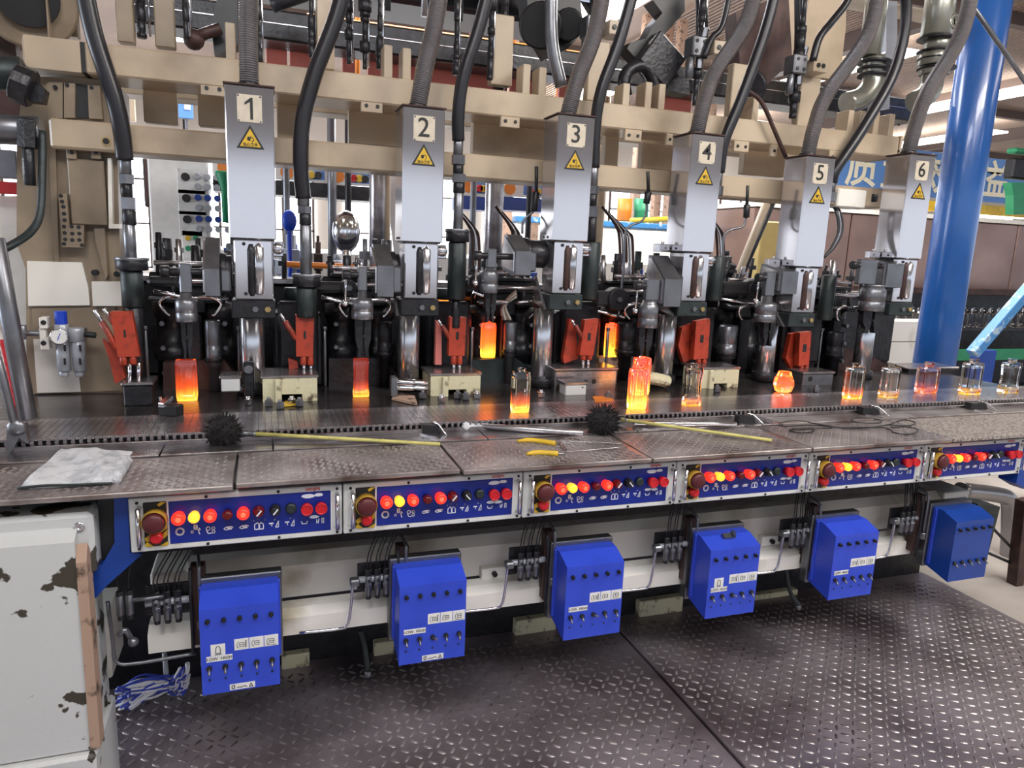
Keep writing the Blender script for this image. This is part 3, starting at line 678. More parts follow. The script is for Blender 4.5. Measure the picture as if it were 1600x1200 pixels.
# looped wire tongs
t = thing('wire_tongs', 'long looped wire tongs on the slab over control panel five', 'tongs', PZ(1320, 668, ZT))
for pts in ([(1218, 661), (1245, 657), (1280, 663), (1330, 670), (1385, 664), (1410, 656), (1430, 660), (1420, 665), (1390, 664)],
            [(1218, 661), (1225, 666), (1268, 664), (1310, 668), (1380, 668), (1400, 677), (1425, 678), (1434, 671), (1415, 667), (1392, 668)],
            [(1238, 670), (1270, 669), (1268, 675), (1245, 676), (1236, 671), (1300, 669)], [(1330, 656), (1345, 653), (1375, 656), (1372, 661), (1340, 660), (1330, 657)]):
    obj('wire', MB().tube([PZ(x, y, ZT+.006) for x, y in pts], .0024, n=6, seg=5), M['iron'], t)

# ================= glass bottles =================
def bottle(x, yb, ys, wpx, Y, lab, warm=1., glow=.8, top=.1, neck=6, waist=0., z=None, rect=.55, zf=.8, hot=False):
    o = P(x, yb, Y) if z is None else PZ(x, yb, z)
    Y = o.y; h = P(x, ys, Y).z-o.z; w = abs(P(x+wpx/2, yb, Y).x-P(x-wpx/2, yb, Y).x)
    k = 'glass_%d' % len([m for m in M if m.startswith('glass')]); glass(k, warm, glow, 0, h*zf, top)
    t = thing('glass_bottle', lab, 'bottle', o, 'glass bottles on the line')
    def sect(sx, sy, zz, c=.25):
        q = []
        for i, (a, b) in enumerate(((1, 1), (-1, 1), (-1, -1), (1, -1))):
            for m in ((1, 1-c), (1-c, 1)) if i % 2 == 0 else ((1-c, 1), (1, 1-c)):
                q.append(V(a*m[0]*sx, b*m[1]*sy, zz))
        return q
    def shell(scale, z0, z1, nk):
        prof = []
        N = 9
        for i in range(N+1):
            v = i/N; zz = z0+(z1-z0)*v; s_ = 1-waist*math.sin(math.pi*min(1, v*1.0))+(.06 if waist and v < .12 else 0)
            s_ *= .93 if i in (0, N) else 1
            prof.append(sect(w/2*s_*scale, w*rect/2*s_*(scale if scale == 1 else scale*.9), zz))
        vs = [p for s_ in prof for p in s_]; fs = []
        for j in range(N):
            for i in range(8): q = (i+1) % 8; fs.append((j*8+i, j*8+q, (j+1)*8+q, (j+1)*8+i))
        return vs, fs, N
    vs, fs, N = shell(1, 0, h, 0)
    if neck:
        nh = P(x, ys-neck, Y).z-P(x, ys, Y).z; r = w*.20
        # neck ring joined above the shoulder
        for zz, rr in ((h, r*1.0), (h+nh*.45, r*.92), (h+nh*.5, r*1.12), (h+nh, r*1.1)):
            vs += [V(rr*math.cos(math.pi/8+i*math.pi/4), rr*math.sin(math.pi/8+i*math.pi/4), zz) for i in range(8)]
        J = N
        for j in range(J, J+4):
            for i in range(8): q = (i+1) % 8; fs.append((j*8+i, j*8+q, (j+1)*8+q, (j+1)*8+i))
        fs.append(tuple(range((J+4)*8, (J+4)*8+8)))
    else: fs.append(tuple(range(N*8, N*8+8)))
    fs.append(tuple(range(7, -1, -1)))
    mb = MB(); mb.add(vs, fs); body = obj('body', mb, M[k], t, local=True)
    vs, fs, N = shell(.74, h*.10, h*.93, 0); fs.append(tuple(range(N*8, N*8+8))); fs.append(tuple(range(7, -1, -1)))
    mb = MB(); mb.add(vs, [tuple(reversed(f)) for f in fs]); obj('inner_hollow', mb, M['clear_inner'], t, local=True)
    return t
z = ZC+.001
bottle(293, 625, 562, 33, 0, 'broad glowing orange bottle under the first take-out tongs at left', 1.1, 1.0, .10, 0, 0, z, zf=.75)
bottle(564, 619, 560, 24, 0, 'waisted red edged bottle under the second take-out tongs', 1.1, .9, .10, 0, .10, z, zf=.4)
bottle(762, 558, 505, 21, 3.13, 'bright orange bottle hanging high between take-out units two and three', 1.3, 1.2, 1.0, 3, 0, zf=1.)
bottle(812, 643, 581, 26, 0, 'tall clear bottle with glowing orange foot on the belt left of unit three', 1.4, .95, .0, 6, 0, z, zf=.45)
bottle(953, 557, 506, 17, 3.13, 'yellow hot bottle hanging high between take-out units three and four', 1.6, 1.4, 1.5, 2, 0, zf=1.)
bottle(994, 638, 576, 25, 0, 'hottest bottle on the belt, orange all over, beside the second swab brush', 1.5, 1.0, .25, 7, 0, z, zf=.8)
bottle(1000, 616, 559, 23, 0, 'orange bottle directly behind the hottest belt bottle', 1.1, 1.0, .5, 2, 0, z, zf=.9)
bottle(1080, 633, 574, 24, 0, 'clear waisted bottle with thin orange foot right of the hottest bottle', 1.2, .5, .0, 6, .16, z, zf=.2)
bottle(1331, 622, 574, 23, 0, 'bottle with orange lower third, left of the yellowish bottle', 1.3, .7, .0, 6, 0, z, zf=.34)
bottle(1387, 620, 574, 22, 0, 'yellowish brown bottle, third from the right end but one', 1.8, .35, .0, 5, .03, z, zf=.22)
bottle(1446, 613, 574, 25, 0, 'bottle with red glowing sides in front of the blue column foot', .6, .35, .02, 8, 0, z, zf=.4)
bottle(1514, 615, 567, 23, 0, 'clear bottle with orange foot, second from the right end', 1.8, .4, .0, 6, .03, z, zf=.2)
bottle(1574, 613, 567, 22, 0, 'clear waisted bottle, rightmost on the belt', 2.0, .2, .0, 6, .14, z, zf=.12)
# squat round jar
o = PZ(1223, 612, z); glass('glass_jar', 1.0, 1.0, 0, .09, .7)
r = 16/FPX*(o-CAM).dot(FW); t = thing('glass_jar', 'squat round faceted glowing jar on the belt near unit five', 'jar', o, 'glass bottles on the line')
obj('body', MB().lathe((0, 0, 0), (0, 0, 1), [(0, r*.6), (.006, r*.8), (r*.7, r), (r*1.2, r*.95), (r*1.7, r*.7), (r*2.0, r*.62)], 10, smooth=False), M['glass_jar'], t, local=True)

single('glass_shard', MB().prism([PZ(438, 636, ZC), PZ(462, 634, ZC), PZ(470, 628, ZC), PZ(446, 629, ZC)], (0, 0, .006)), M['yellow'], 'yellow orange shard on the deck right of the first cream casting', 'shard')
single('glass_shard', MB().prism([PZ(612, 625, ZC), PZ(652, 634, ZC), PZ(648, 622, ZC), PZ(626, 618, ZC)], (0, 0, .010)), M['rust_edge'], 'brown flat shard on the deck below the push bar', 'shard')
single('glass_shard', MB().prism([PZ(930, 628, ZC), PZ(958, 626, ZC), PZ(950, 620, ZC), PZ(926, 621, ZC)], (0, 0, .005)), M['orange'], 'orange shard on the deck behind the second swab brush', 'shard')
# ================= take-out units (numbered steel covers) =================
YH = 2.78
FT = [(350, 130), (630, 165), (873, 178), (1082, 208), (1262, 243), (1424, 240)]
BR = [(432, 375), (692, 380), (917, 378), (1112, 395), (1287, 418), (1440, 405)]
COND = [[(390, -60), (388, 40), (391, 135)], [(694, -60), (679, 40), (664, 105), (660, 166)], [(950, -60), (930, 50), (902, 125), (891, 182)],
        [(1190, -60), (1166, 35), (1118, 112), (1100, 160), (1097, 212)], [(1376, -60), (1358, 50), (1292, 148), (1272, 200), (1266, 248)], [(1526, -60), (1503, 50), (1452, 140), (1432, 190), (1425, 245)]]
NM = ['one', 'two', 'three', 'four', 'five', 'six']
# arm housing pixels: front face x0,x1,y0,y1 ; slope top dy(px) and dx
ARM = [dict(f=(319, 344, 420, 466), s=(312, 370), w=26), dict(f=(590, 615, 415, 467), s=(575, 381), w=26), dict(f=(807, 829, 392, 433), s=(782, 366), w=22),
       dict(f=(1040, 1062, 436, 482), s=(998, 398), w=22), dict(f=(1224, 1244, 424, 462), s=(1190, 412), w=18), dict(f=(1388, 1408, 412, 452), s=(1350, 405), w=18)]
# wrist: bar x0,x1,y0,y1 ; bell x0,x1,y0,y1 ; tongs x0,x1,y1 ; Y
WR = [dict(b=(279, 300, 411, 458), c=(273, 309, 466, 503), t=(283, 303, 560)), dict(b=(560, 574, 417, 455), c=(549, 583, 466, 499), t=(554, 579, 558)), dict(b=(763, 776, 388, 419), c=(752, 777, 422, 458), t=(757, 772, 503)),
      dict(b=(1012, 1030, 436, 470), c=(1001, 1025, 474, 512), t=(996, 1014, 558)), dict(b=(1200, 1210, 424, 463), c=(1184, 1208, 472, 503), t=(1190, 1204, 540)), dict(b=(1347, 1368, 405, 445), c=(1350, 1375, 448, 486), t=(1345, 1372, 520))]
def triangle(cx, cz, s_, y):
    q = [V(cx+s_*.5*math.sin(math.radians(a))*1.155, y, cz+s_*.5*math.cos(math.radians(a))*1.155-.02*0) for a in (0, 120, 240)]
    return q
for k in range(6):
    a = P(*FT[k], YH); b = P(*BR[k], YH); xl = a.x; w = .160 if k != 4 else .163; xr = xl+w; zt = a.z; zb = b.z; dp = .150; cx = (xl+xr)/2
    r = thing('takeout_unit', 'take-out unit with the numeral %s on its tall steel cover' % NM[k], 'machine unit', (cx, YH, ZC), 'numbered take-out units')
    cv_ = obj('steel_cover', MB().box((xl, YH, zb), (xr, YH+dp, zt), .0035), M['steel_sheet'], r)
    obj('cover_lid', MB().box((xl-.005, YH-.005, zt+.0005), (xr+.005, YH+dp+.004, zt+.007), .002), M['iron_brown'], r)
    pz = zt-.075
    pl = obj('number_plate', MB().box((cx-.041, YH-.003, pz-.046), (cx+.041, YH-.0002, pz+.046), .001), M['plate_tan'], r)
    if k: obj('numeral', text_mb(str(k+1), .098, (cx-.002, YH-.0035, pz+.001), font_bold=.006), M['ink'], pl)
    else: obj('numeral', MB().prism([(cx+a_, YH-.0042, pz+b_) for a_, b_ in ((.002, -.036), (.011, -.036), (.011, .036), (.004, .036), (-.016, .019), (-.016, .011), (.002, .022))], (0, .0009, 0)), M['ink'], pl)
    for i in (-1, 1):
        for j in (-1, 1): obj('rivet', MB().cyl((cx+i*.036, YH-.005, pz+j*.041), (cx+i*.036, YH-.002, pz+j*.041), .0035, n=8), M['steel_bright'], pl)
    tz = zt-.182
    sg = obj('warning_sign', MB().prism(triangle(cx, tz, .092, YH-.0015), (0, .0013, 0)), M['ink'], r)
    obj('yellow_field', MB().prism(triangle(cx, tz, .070, YH-.0022), (0, .001, 0)), M['yellow'], sg)
    hb = MB(); q = [(-.010, .004), (-.006, .010), (-.001, .007), (.001, .012), (.004, .006), (.001, .002), (.002, -.003), (-.004, -.005), (-.009, -.002)]
    hb.prism([V(cx+p[0]-.001, YH-.0030, tz+.004+p[1]) for p in q], (0, .0007, 0))
    hb.tube([V(cx+.004, YH-.0026, tz+.013), V(cx+.010, YH-.0026, tz+.007), V(cx+.009, YH-.0026, tz-.001), V(cx+.004, YH-.0026, tz-.003)], .0012, n=5, seg=3)
    obj('hand_symbol', hb, M['ink'], sg)
    text = text_mb('当心夹手', .0125, (cx, YH-.0024, tz-.0135), font_bold=.02); obj('sign_lettering', text, M['ink'], sg)
    bt = MB()
    for i in (.03, .075): bt.cyl((xl-.003, YH+dp-.02-i, zb+.013), (xl+.001, YH+dp-.02-i, zb+.013), .005, n=8)
    obj('side_bolts', bt, M['black'], r)
    # conduit
    q = [P(x, y, YH+.07) for x, y in COND[k]]; q[-1] = V(cx-(.012 if k else 0), YH+.075, zt)
    if k > 3: q[-1].x = cx-.02
    obj('corrugated_conduit', MB().tube(q, .034 if k < 5 else .036, n=18, seg=10, corr=.0075), M['conduit'], r)
    obj('conduit_collar', MB().cyl((q[-1].x, YH+.075, zt+.004), (q[-1].x, YH+.075, zt+.022), .037, n=16), M['iron'], r)
    # gear case under the cover
    gz = zb-.218; gw = .132
    gx0, gx1 = xl+.014, xl+.014+gw
    obj('gear_case', MB().box((gx0, YH+.006, gz), (gx1, YH+.13, zb-.004), .004), M['steel_sheet'], r)
    obj('dark_gap', MB().box((xl+.006, YH+.010, zb-.005), (xr-.006, YH+dp-.01, zb+.001)), M['black'], r)
    slot = MB(); slot.lathe((gx0+gw*.64, YH+.008, gz+.016), (0, 0, 1), [(0, .006), (.008, .0175), (.172, .0175), (.190, .004)], 18)
    obj('slot_guard', slot, M['steel_satin'], r)
    obj('slot_shadow', MB().lathe((gx0+gw*.44, YH+.0095, gz+.014), (0, 0, 1), [(0, .008), (.012, .014), (.165, .014), (.186, .008)], 14), M['iron_brown'] if k > 1 else M['iron'], r)
    obj('screw', MB().cyl((gx0+gw*.26, YH+.001, zb-.018), (gx0+gw*.26, YH+.008, zb-.018), .0065, n=8), M['iron'], r)
    obj('screw', MB().cyl((gx0+gw*.28, YH+.001, gz+.022), (gx0+gw*.28, YH+.008, gz+.022), .0065, n=8), M['iron'], r)
    if k < 4:
        obj('adjuster_plate', MB().box((gx1+.001, YH+.03, zb-.060), (gx1+.038, YH+.06, zb-.006), .003), M['steel_satin'], r)
        obj('adjuster_knob', MB().lathe((gx1+.019, YH+.03, zb-.031), (0, -1, 0), [(0, .021), (.012, .021), (.012, .015), (.016, .014), (.016, .004)], 18), M['steel_satin'], r)
    # clamp block
    cz0 = gz-.068
    cb = obj('clamp_block', MB().box((xl+.0, YH+.0, cz0), (gx1+.006, YH+.15, gz-.002), .004), M['iron'] if k < 2 else M['iron_green'], r)
    for i in (.082, .125): obj('bolt', MB().hexn((xl+i, YH-.010, gz-.034), (xl+i, YH+.002, gz-.034), .0115), M['steel_cast'] if i < .1 else M['brass'], cb)
    if k in (1, 2, 3, 4): obj('side_wedge', MB().prism([(xl-.002, YH+.02, cz0+.0), (xl-.002, YH+.15, cz0+.02), (xl-.002, YH+.16, gz+.07), (xl-.002, YH+.10, gz+.01)], (-.012, 0, 0)), M['steel_sheet'], r)
    # column
    colx = [394, 638, 847, 1039, 1198, 1350][k]; Yc = 2.99; m = P(colx, 540, Yc); rad = .047
    top = cz0+.03; obj('silver_column', MB().cyl((m.x, Yc, ZC), (m.x, Yc, top), rad, n=24), M['steel_satin'], r)
    obj('column_collar', MB().cyl((m.x, Yc, top-.035), (m.x, Yc, top+.01), rad*1.18, n=20), M['black'], r)
    obj('column_foot', MB().cyl((m.x, Yc, ZC), (m.x, Yc, ZC+.04), rad*1.3, n=20), M['iron'], r)
    # motor drum behind the arm and the arm housing
    A = ARM[k]; x0, x1, y0, y1 = A['f']; Ya = 2.76; p0 = P(x0, y0, Ya); p1 = P(x1, y1, Ya); sx, sy = A['s']; 
    Yb = Ya+.16; ztop = P(sx, sy, Yb).z
    poly = [(p0.x, Ya, p1.z+.008), (p0.x, Ya, p0.z), (p0.x, Yb-.03, ztop), (p0.x, Yb, ztop), (p0.x, Yb+.02, p1.z+.03), (p0.x, Ya+.05, p1.z)]
    ah = obj('arm_housing', MB().prism(poly, (p1.x-p0.x, 0, 0)), M['steel_cast'], r)
    obj('side_cover', MB().prism([(p0.x-.001, y_, z_) for _, y_, z_ in [(0, Ya+.012, p1.z+.02), (0, Ya+.012, p0.z-.004), (0, Yb-.034, ztop-.012), (0, Yb-.01, ztop-.012), (0, Yb+.005, p1.z+.035)]], (-.006, 0, 0)), M['steel_sheet'], r)
    dz = (p0.z+ztop)/2-.02
    obj('drive_drum', MB().cyl((p1.x, Ya+.11, p0.z-.01), (xl+.004, Ya+.11, p0.z-.01), .058, n=20).cyl((p1.x, Ya+.11, p0.z-.01), (p1.x+.02, Ya+.11, p0.z-.01), .066, n=20), M['iron'], r)
    obj('bearing_cap', MB().box((p1.x+.001, Ya+.03, p1.z+.02), (p1.x+.036, Ya+.09, p0.z-.002), .006), M['steel_cast'], r)
    # wrist and tongs
    w_ = WR[k]; Yw = 2.80
    x0, x1, y0, y1 = w_['b']; wb_ = MB().pbox(x0, y0, x1, y1, Yw-.015, .035, .004); obj('wrist_bar', wb_, M['steel_cast'], r)
    q0, q1 = P(x0, y0, Yw), P(x1, y1, Yw)
    obj('shaft', MB().cyl((q0.x-.055, Yw, q0.z-.03), (p0.x+.01, Yw, q0.z-.03), .013, n=12).cyl((q0.x-.060, Yw, q0.z-.03), (q0.x-.03, Yw, q0.z-.03), .020, n=12), M['iron'], r)
    x0, x1, y0, y1 = w_['c']; c0, c1 = P(x0, y0, Yw), P(x1, y1, Yw); rc = (c1.x-c0.x)/2; cc = (c0.x+c1.x)/2; H = c0.z-c1.z
    neck = (q1.x-q0.x)/2
    bell = MB().lathe((cc, Yw, c1.z), (0, 0, 1), [(0, rc*.93), (.004, rc), (H*.38, rc), (H*.40, rc*.96), (H*.42, rc), (H*.86, rc), (H*1.0, rc*.80), (H*1.02, neck*1.0), (H*1.02+(q1.z-c0.z), neck*.95)], 22)
    obj('chuck_bell', bell, M['steel_cast'], r)
    tx0, tx1, ty = w_['t']; t0, t1 = P(tx0, y1, Yw+.02), P(tx1, ty, Yw+.02); Ht = t0.z-t1.z; cc2 = (t0.x+t1.x)/2; hw = (t1.x-t0.x)/2
    tg = MB()
    for s_ in (-1, 1):
        tg.prism([(cc2+s_*hw*.15, Yw, t0.z+.01), (cc2+s_*hw*1.0, Yw, t0.z), (cc2+s_*hw*.95, Yw, t0.z-Ht*.5), (cc2+s_*hw*.6, Yw, t1.z+Ht*.22), (cc2+s_*hw*.72, Yw, t1.z), (cc2+s_*hw*.32, Yw, t1.z), (cc2+s_*hw*.12, Yw, t1.z+Ht*.4)], (0, .030, 0))
    tg.cyl((cc2, Yw-.006, t0.z-Ht*.42), (cc2, Yw+.036, t0.z-Ht*.42), .006, n=10)
    obj('tongs', tg, M['iron'], r)
    if k in (1, 2, 3, 4):
        bx = q0.x-.045; obj('ball_link', MB().cyl((bx, Yw, q0.z-.03), (bx-.005, Yw, q0.z-.13), .0045, n=8).ball((bx-.005, Yw, q0.z-.14), .014, 12), M['steel_bright'], r)
    if k in (3, 4, 5): obj('sensor_block', MB().box((xl-.075, YH+.10, zb-.005), (xl-.005, YH+.13, zb+.030), .002).cyl((xl-.035, YH+.115, zb+.03), (xl-.035, YH+.115, zb+.042), .007, n=8), M['steel_sheet'], r)

# ================= nozzle stands with black hoses =================
def stand(x, hose, sl, cp, pipe, fl, body, low, Y, lab, rh=.029):
    r = thing('nozzle_stand', lab, 'nozzle stand', P(x, (low or body)[-1], Y), 'hose fed nozzle stands')
    q = [P(a, b, Y-.05*(1-i/(len(hose)-1))) for i, (a, b) in enumerate(hose)]
    obj('black_hose', MB().tube(q, rh, n=14, seg=9), M['rubber'], r)
    def lc(spec, n, m_, c=.06, hexa=False):
        cx, w, y0, y1 = spec; m = P(cx, (y0+y1)/2, Y); rr = abs(P(cx+w/2, y0, Y).x-P(cx-w/2, y0, Y).x)/2
        a_, b_ = (m.x, Y, P(cx, y1, Y).z), (m.x, Y, P(cx, y0, Y).z)
        mb = MB(); (mb.hexn(a_, b_, rr) if hexa else mb.cyl(a_, b_, rr, n=18)); return obj(n, mb, M[m_], r)
    if sl: lc(sl, 'sleeve', 'steel_cast')
    for i, c_ in enumerate(cp): lc(c_, 'coupling', 'iron' if i % 2 else 'steel_cast', hexa=(i % 2 == 0))
    if pipe: lc(pipe, 'pipe', 'steel_cast')
    if fl:
        f = lc(fl, 'flange', 'iron'); 
        cx, w, y0, y1 = fl; lc((cx, w*1.06, y0-2, y0+3), 'flange_rim', 'steel_cast')
    if body: lc(body, 'body', 'iron_green')
    if low: lc(low, 'lower_body', 'iron')
    return r
stand(205, [(124, -60), (146, 50), (178, 150), (190, 205), (195, 250)], (196, 19, 238, 272), [(198, 25, 272, 288), (198, 19, 288, 308), (201, 25, 308, 328), (202, 22, 328, 352)], (203, 20, 350, 404), (206, 52, 404, 422), (207, 36, 422, 480), (213, 27, 480, 590), 2.93, 'leftmost nozzle stand with thick black hose, left of unit one')
stand(480, [(548, -60), (524, 30), (492, 115), (473, 190), (470, 260), (474, 310)], (474, 20, 296, 322), [(476, 24, 322, 334), (477, 19, 334, 352)], (478, 19, 352, 432), (479, 44, 430, 448), (479, 33, 448, 496), None, 2.93, 'nozzle stand with black hose between units one and two')
stand(716, [(774, -60), (749, 40), (724, 120), (716, 180), (716, 220)], (716, 15, 214, 242), [(716, 21, 242, 258), (716, 16, 258, 272), (717, 21, 272, 286), (717, 18, 286, 302)], (716, 15, 300, 362), (715, 36, 360, 378), (714, 28, 378, 468), (712, 14, 468, 512), 2.93, 'nozzle stand with black hose right of unit two', .026)
stand(926, [(1002, -60), (969, 60), (940, 140), (930, 200), (928, 262)], (927, 14, 258, 290), [(926, 17, 290, 304), (925, 14, 304, 322), (925, 17, 322, 340), (924, 14, 340, 378)], None, None, (922, 26, 378, 468), None, 2.95, 'nozzle stand with black hose tight against the right of unit three', .025)
stand(1130, [(1222, -60), (1198, 40), (1160, 150), (1132, 220), (1124, 270)], (1122, 12, 264, 290), [(1121, 15, 290, 306)], None, None, (1118, 20, 400, 470), None, 2.96, 'nozzle stand with black hose behind unit four', .025)
stand(1300, [(1404, -60), (1416, 20), (1398, 110), (1352, 195), (1308, 262), (1300, 285)], (1299, 11, 280, 300), [(1298, 14, 300, 316)], None, None, (1292, 18, 430, 500), None, 2.96, 'nozzle stand with black hose behind unit five', .026)

# ================= red cooling arms =================
def redarm(k, poly, cyl, pins, rods, Y, lab, side=None):
    c = P(*poly[0], Y); r = thing('cooling_arm', lab, 'arm', c, 'red cooling arms')
    obj('red_plate', MB().pprism(poly, Y, .035), M['red_arm'], r)
    mx = sum(p[0] for p in poly)/len(poly); my = sum(p[1] for p in poly)/len(poly)
    obj('slot', MB().pbox(mx-2, my-7, mx+2, my+5, Y-.0015, .003, 0), M['black'], r)
    for cx, y0, y1 in cyl:
        a, b = P(cx, y0, Y+.015), P(cx, y1, Y+.015); ob = obj('red_nozzle', MB().cyl(b, a, .0125, n=12), M['red_arm'], r)
    for cx, y0, y1 in pins: obj('pin', MB().cyl(P(cx, y1, Y+.015), P(cx, y0, Y+.015), .0065, n=10), M['steel_bright'], r)
    for (xa, ya, xb, yb) in rods:
        a, b = P(xa, ya, Y+.02), P(xb, yb, Y+.01); d = (b-a)
        obj('slanted_tube', MB().cyl(a+d*.3, b, .011, n=10), M['red_arm'], r); obj('rod_tip', MB().cyl(a, a+d*.32, .0065, n=10), M['steel_bright'], r)
    if side: obj('rear_lobe', MB().pprism(side, Y+.05, .03), M['red_arm'] if k != 3 else M['red_paint'], r)
redarm(1, [(172, 487), (206, 487), (218, 557), (184, 558)], [(193, 556, 570), (208, 555, 569)], [(203, 568, 600), (217, 567, 600)], [(148, 484, 184, 546), (162, 482, 190, 520)], 2.84, 'bright red cooling arm at far left with two nozzles', [(160, 530), (182, 540), (196, 590), (180, 600), (170, 560)])
redarm(2, [(462, 492), (491, 492), (489, 557), (463, 557)], [(474, 556, 570), (485, 556, 570)], [(475, 568, 582), (486, 568, 582)], [(438, 490, 463, 530)], 2.92, 'dull red cooling arm under the nozzle stand between units one and two', [(450, 560), (465, 565), (466, 575), (452, 577)])
redarm(3, [(703, 495), (729, 496), (726, 556), (701, 556)], [(709, 555, 569), (718, 555, 569)], [(709, 568, 580), (718, 568, 580)], [(685, 500, 704, 530)], 2.92, 'red cooling arm below the nozzle stand right of unit two', [(682, 500), (690, 505), (690, 570), (680, 570)])
redarm(4, [(914, 500), (936, 498), (927, 556), (906, 555)], [(911, 554, 562), (921, 554, 562)], [(911, 562, 577), (919, 562, 577)], [(893, 500, 912, 530)], 2.92, 'red cooling arm with pink lobe right of unit three', [(890, 498), (898, 500), (904, 560), (882, 568), (880, 560)])
redarm(5, [(1088, 502), (1110, 498), (1106, 560), (1084, 562)], [(1091, 560, 568), (1100, 560, 568)], [(1091, 567, 580), (1100, 567, 580)], [], 2.95, 'orange red cooling arm right of unit four', [(1066, 512), (1082, 506), (1088, 560), (1068, 566), (1060, 540)])
redarm(6, [(1250, 520), (1268, 518), (1264, 570), (1248, 572)], [(1252, 570, 577), (1260, 570, 577)], [(1252, 576, 584)], [], 2.95, 'dark red cooling arm right of unit five', [(1236, 522), (1246, 520), (1250, 575), (1238, 580), (1228, 560)])

# ================= cream castings on the deck =================
def casting(pts_front, x0, x1, yt, yb, Y, d, lab, m_='cream_dirty', feet=True, holes=()):
    a, b = P(x0, yt, Y), P(x1, yb, Y); h = a.z-b.z; w = b.x-a.x; r = thing('deck_casting', lab, 'casting', V((a.x+b.x)/2, Y, b.z))
    if feet:
        q = [(0, 0), (0, h), (w, h), (w, 0), (w*.72, 0), (w*.72, h*.35), (w*.32, h*.35), (w*.32, 0)]
        mb = MB().prism([(a.x+u_, Y, b.z+v_) for u_, v_ in q], (0, d, 0))
        mb.box((a.x+w*.22, Y-.016, b.z-.006), (a.x+w*.34, Y, a.z-.002), .003)
    else: mb = MB().box((a.x, Y, b.z), (b.x, Y+d, a.z), .004)
    obj('body', mb, M[m_], r)
    obj('top_plate', MB().box((a.x-.006, Y-.004, a.z), (b.x+.006, Y+d+.02, a.z+.012), .003), M['steel_worn'], r)
    for hx in holes: 
        c = P(hx[0], hx[1], Y); obj('bore', MB().cyl((c.x, Y-.002, c.z), (c.x, Y+.01, c.z), hx[2], n=12), M['black'], r)
    return r
casting(0, 410, 496, 592, 628, 2.82, .16, 'cream casting on the deck between units one and two, with a notch below')
casting(0, 673, 750, 588, 619, 2.84, .16, 'cream casting on the deck right of the second silver column')
casting(0, 868, 962, 580, 614, 2.90, .14, 'grey metal casting with two bores right of the third column', 'steel_worn', False, ((915, 597, .012), (928, 596, .012), (900, 597, .008)))
casting(0, 884, 915, 602, 628, 2.78, .07, 'small white block in front of the grey casting with bores', 'white_chip', False)
casting(0, 1094, 1152, 578, 610, 2.84, .14, 'cream casting on the deck right of the fourth column')
casting(0, 1256, 1300, 585, 608, 2.84, .10, 'white casting with a round bore near the fifth column', 'steel_cast', False, ((1266, 592, .014),))
casting(0, 192, 238, 603, 634, 2.82, .12, 'dark grey clamp casting under the far left red arm', 'iron', False)
casting(0, 345, 375, 592, 612, 2.82, .08, 'small white stained block left of the first column', 'white_chip', False)
casting(0, 1420, 1492, 578, 607, 3.1, .14, 'dark box beyond the belt at the foot of the blue column', 'iron', False)
# row of nuts and small fittings on the deck edge
for i, (x, y) in enumerate(((388, 632), (420, 634), (438, 638), (456, 632), (468, 634), (660, 622), (690, 628), (715, 622), (728, 624), (745, 622), (1120, 612), (1275, 612), (845, 620), (950, 622))):
    p = PZ(x, y, ZC); single('clamp_nut', MB().hexn(p, p+V(0, 0, .022), .016).cyl(p+V(0, 0, .02), p+V(0, 0, .032), .008, n=8), M['steel_cast' if i % 3 else 'steel_bright'], 'small hex nut on the deck, %s' % ['in front of the latch post', 'left under the first cream casting', 'second under the first cream casting', 'third under the first cream casting', 'rightmost under the first cream casting', 'below the push bar', 'leftmost under the second cream casting', 'middle under the second cream casting', 'right of middle under the second cream casting', 'rightmost under the second cream casting', 'under the cream casting right of unit four', 'under the white casting near unit five', 'just left of the grey casting with bores', 'right of the small white block'][i], 'nut', group='hex nuts on the deck edge')
# plungers / guards behind bottles
def guard(poly, Y, d, m_, lab): return single('guard_plate', MB().pprism(poly, Y-.02, d+.03), M[m_], lab, 'guard plate')
guard([(255, 566), (348, 562), (372, 590), (372, 612), (255, 626)], 3.12, .05, 'iron_brown', 'brown reflecting guard plate behind the first bottle')
guard([(514, 560), (598, 560), (628, 590), (628, 612), (514, 612)], 3.12, .05, 'iron', 'dark guard plate behind the second bottle')
guard([(735, 563), (805, 559), (832, 577), (836, 612), (740, 612)], 3.12, .05, 'iron_green', 'greenish dark guard plate behind the tall belt bottle')
guard([(936, 560), (990, 557), (1030, 575), (1030, 600), (936, 600)], 3.12, .05, 'rust_edge', 'brown guard plate with orange reflections left of unit four')
guard([(1120, 560), (1200, 562), (1232, 590), (1120, 590)], 3.2, .05, 'iron', 'dark guard plate between units four and five')
guard([(1278, 545), (1345, 545), (1420, 592), (1420, 606), (1300, 606), (1278, 580)], 3.25, .05, 'iron_brown', 'dark brown guard plate between units five and six')
single('ribbed_sleeve', MB().tube([P(1003, 590, 2.86), P(1025, 592, 2.86), P(1044, 597, 2.86)], .030, n=12, seg=6, corr=.012), M['cream_dirty'], 'dirty white ribbed sleeve right of the hottest bottles', 'sleeve')
t = thing('push_bar', 'bright horizontal push bar at the second silver column', 'push bar', P(640, 600, 2.82))
obj('bar', MB().cyl(P(620, 597, 2.80), P(668, 599, 2.80), .014).cyl(P(620, 606, 2.80), P(668, 607, 2.80), .010), M['steel_bright'], t); obj('bar_block', MB().pbox(612, 590, 622, 620, 2.79, .05), M['steel_cast'], t)
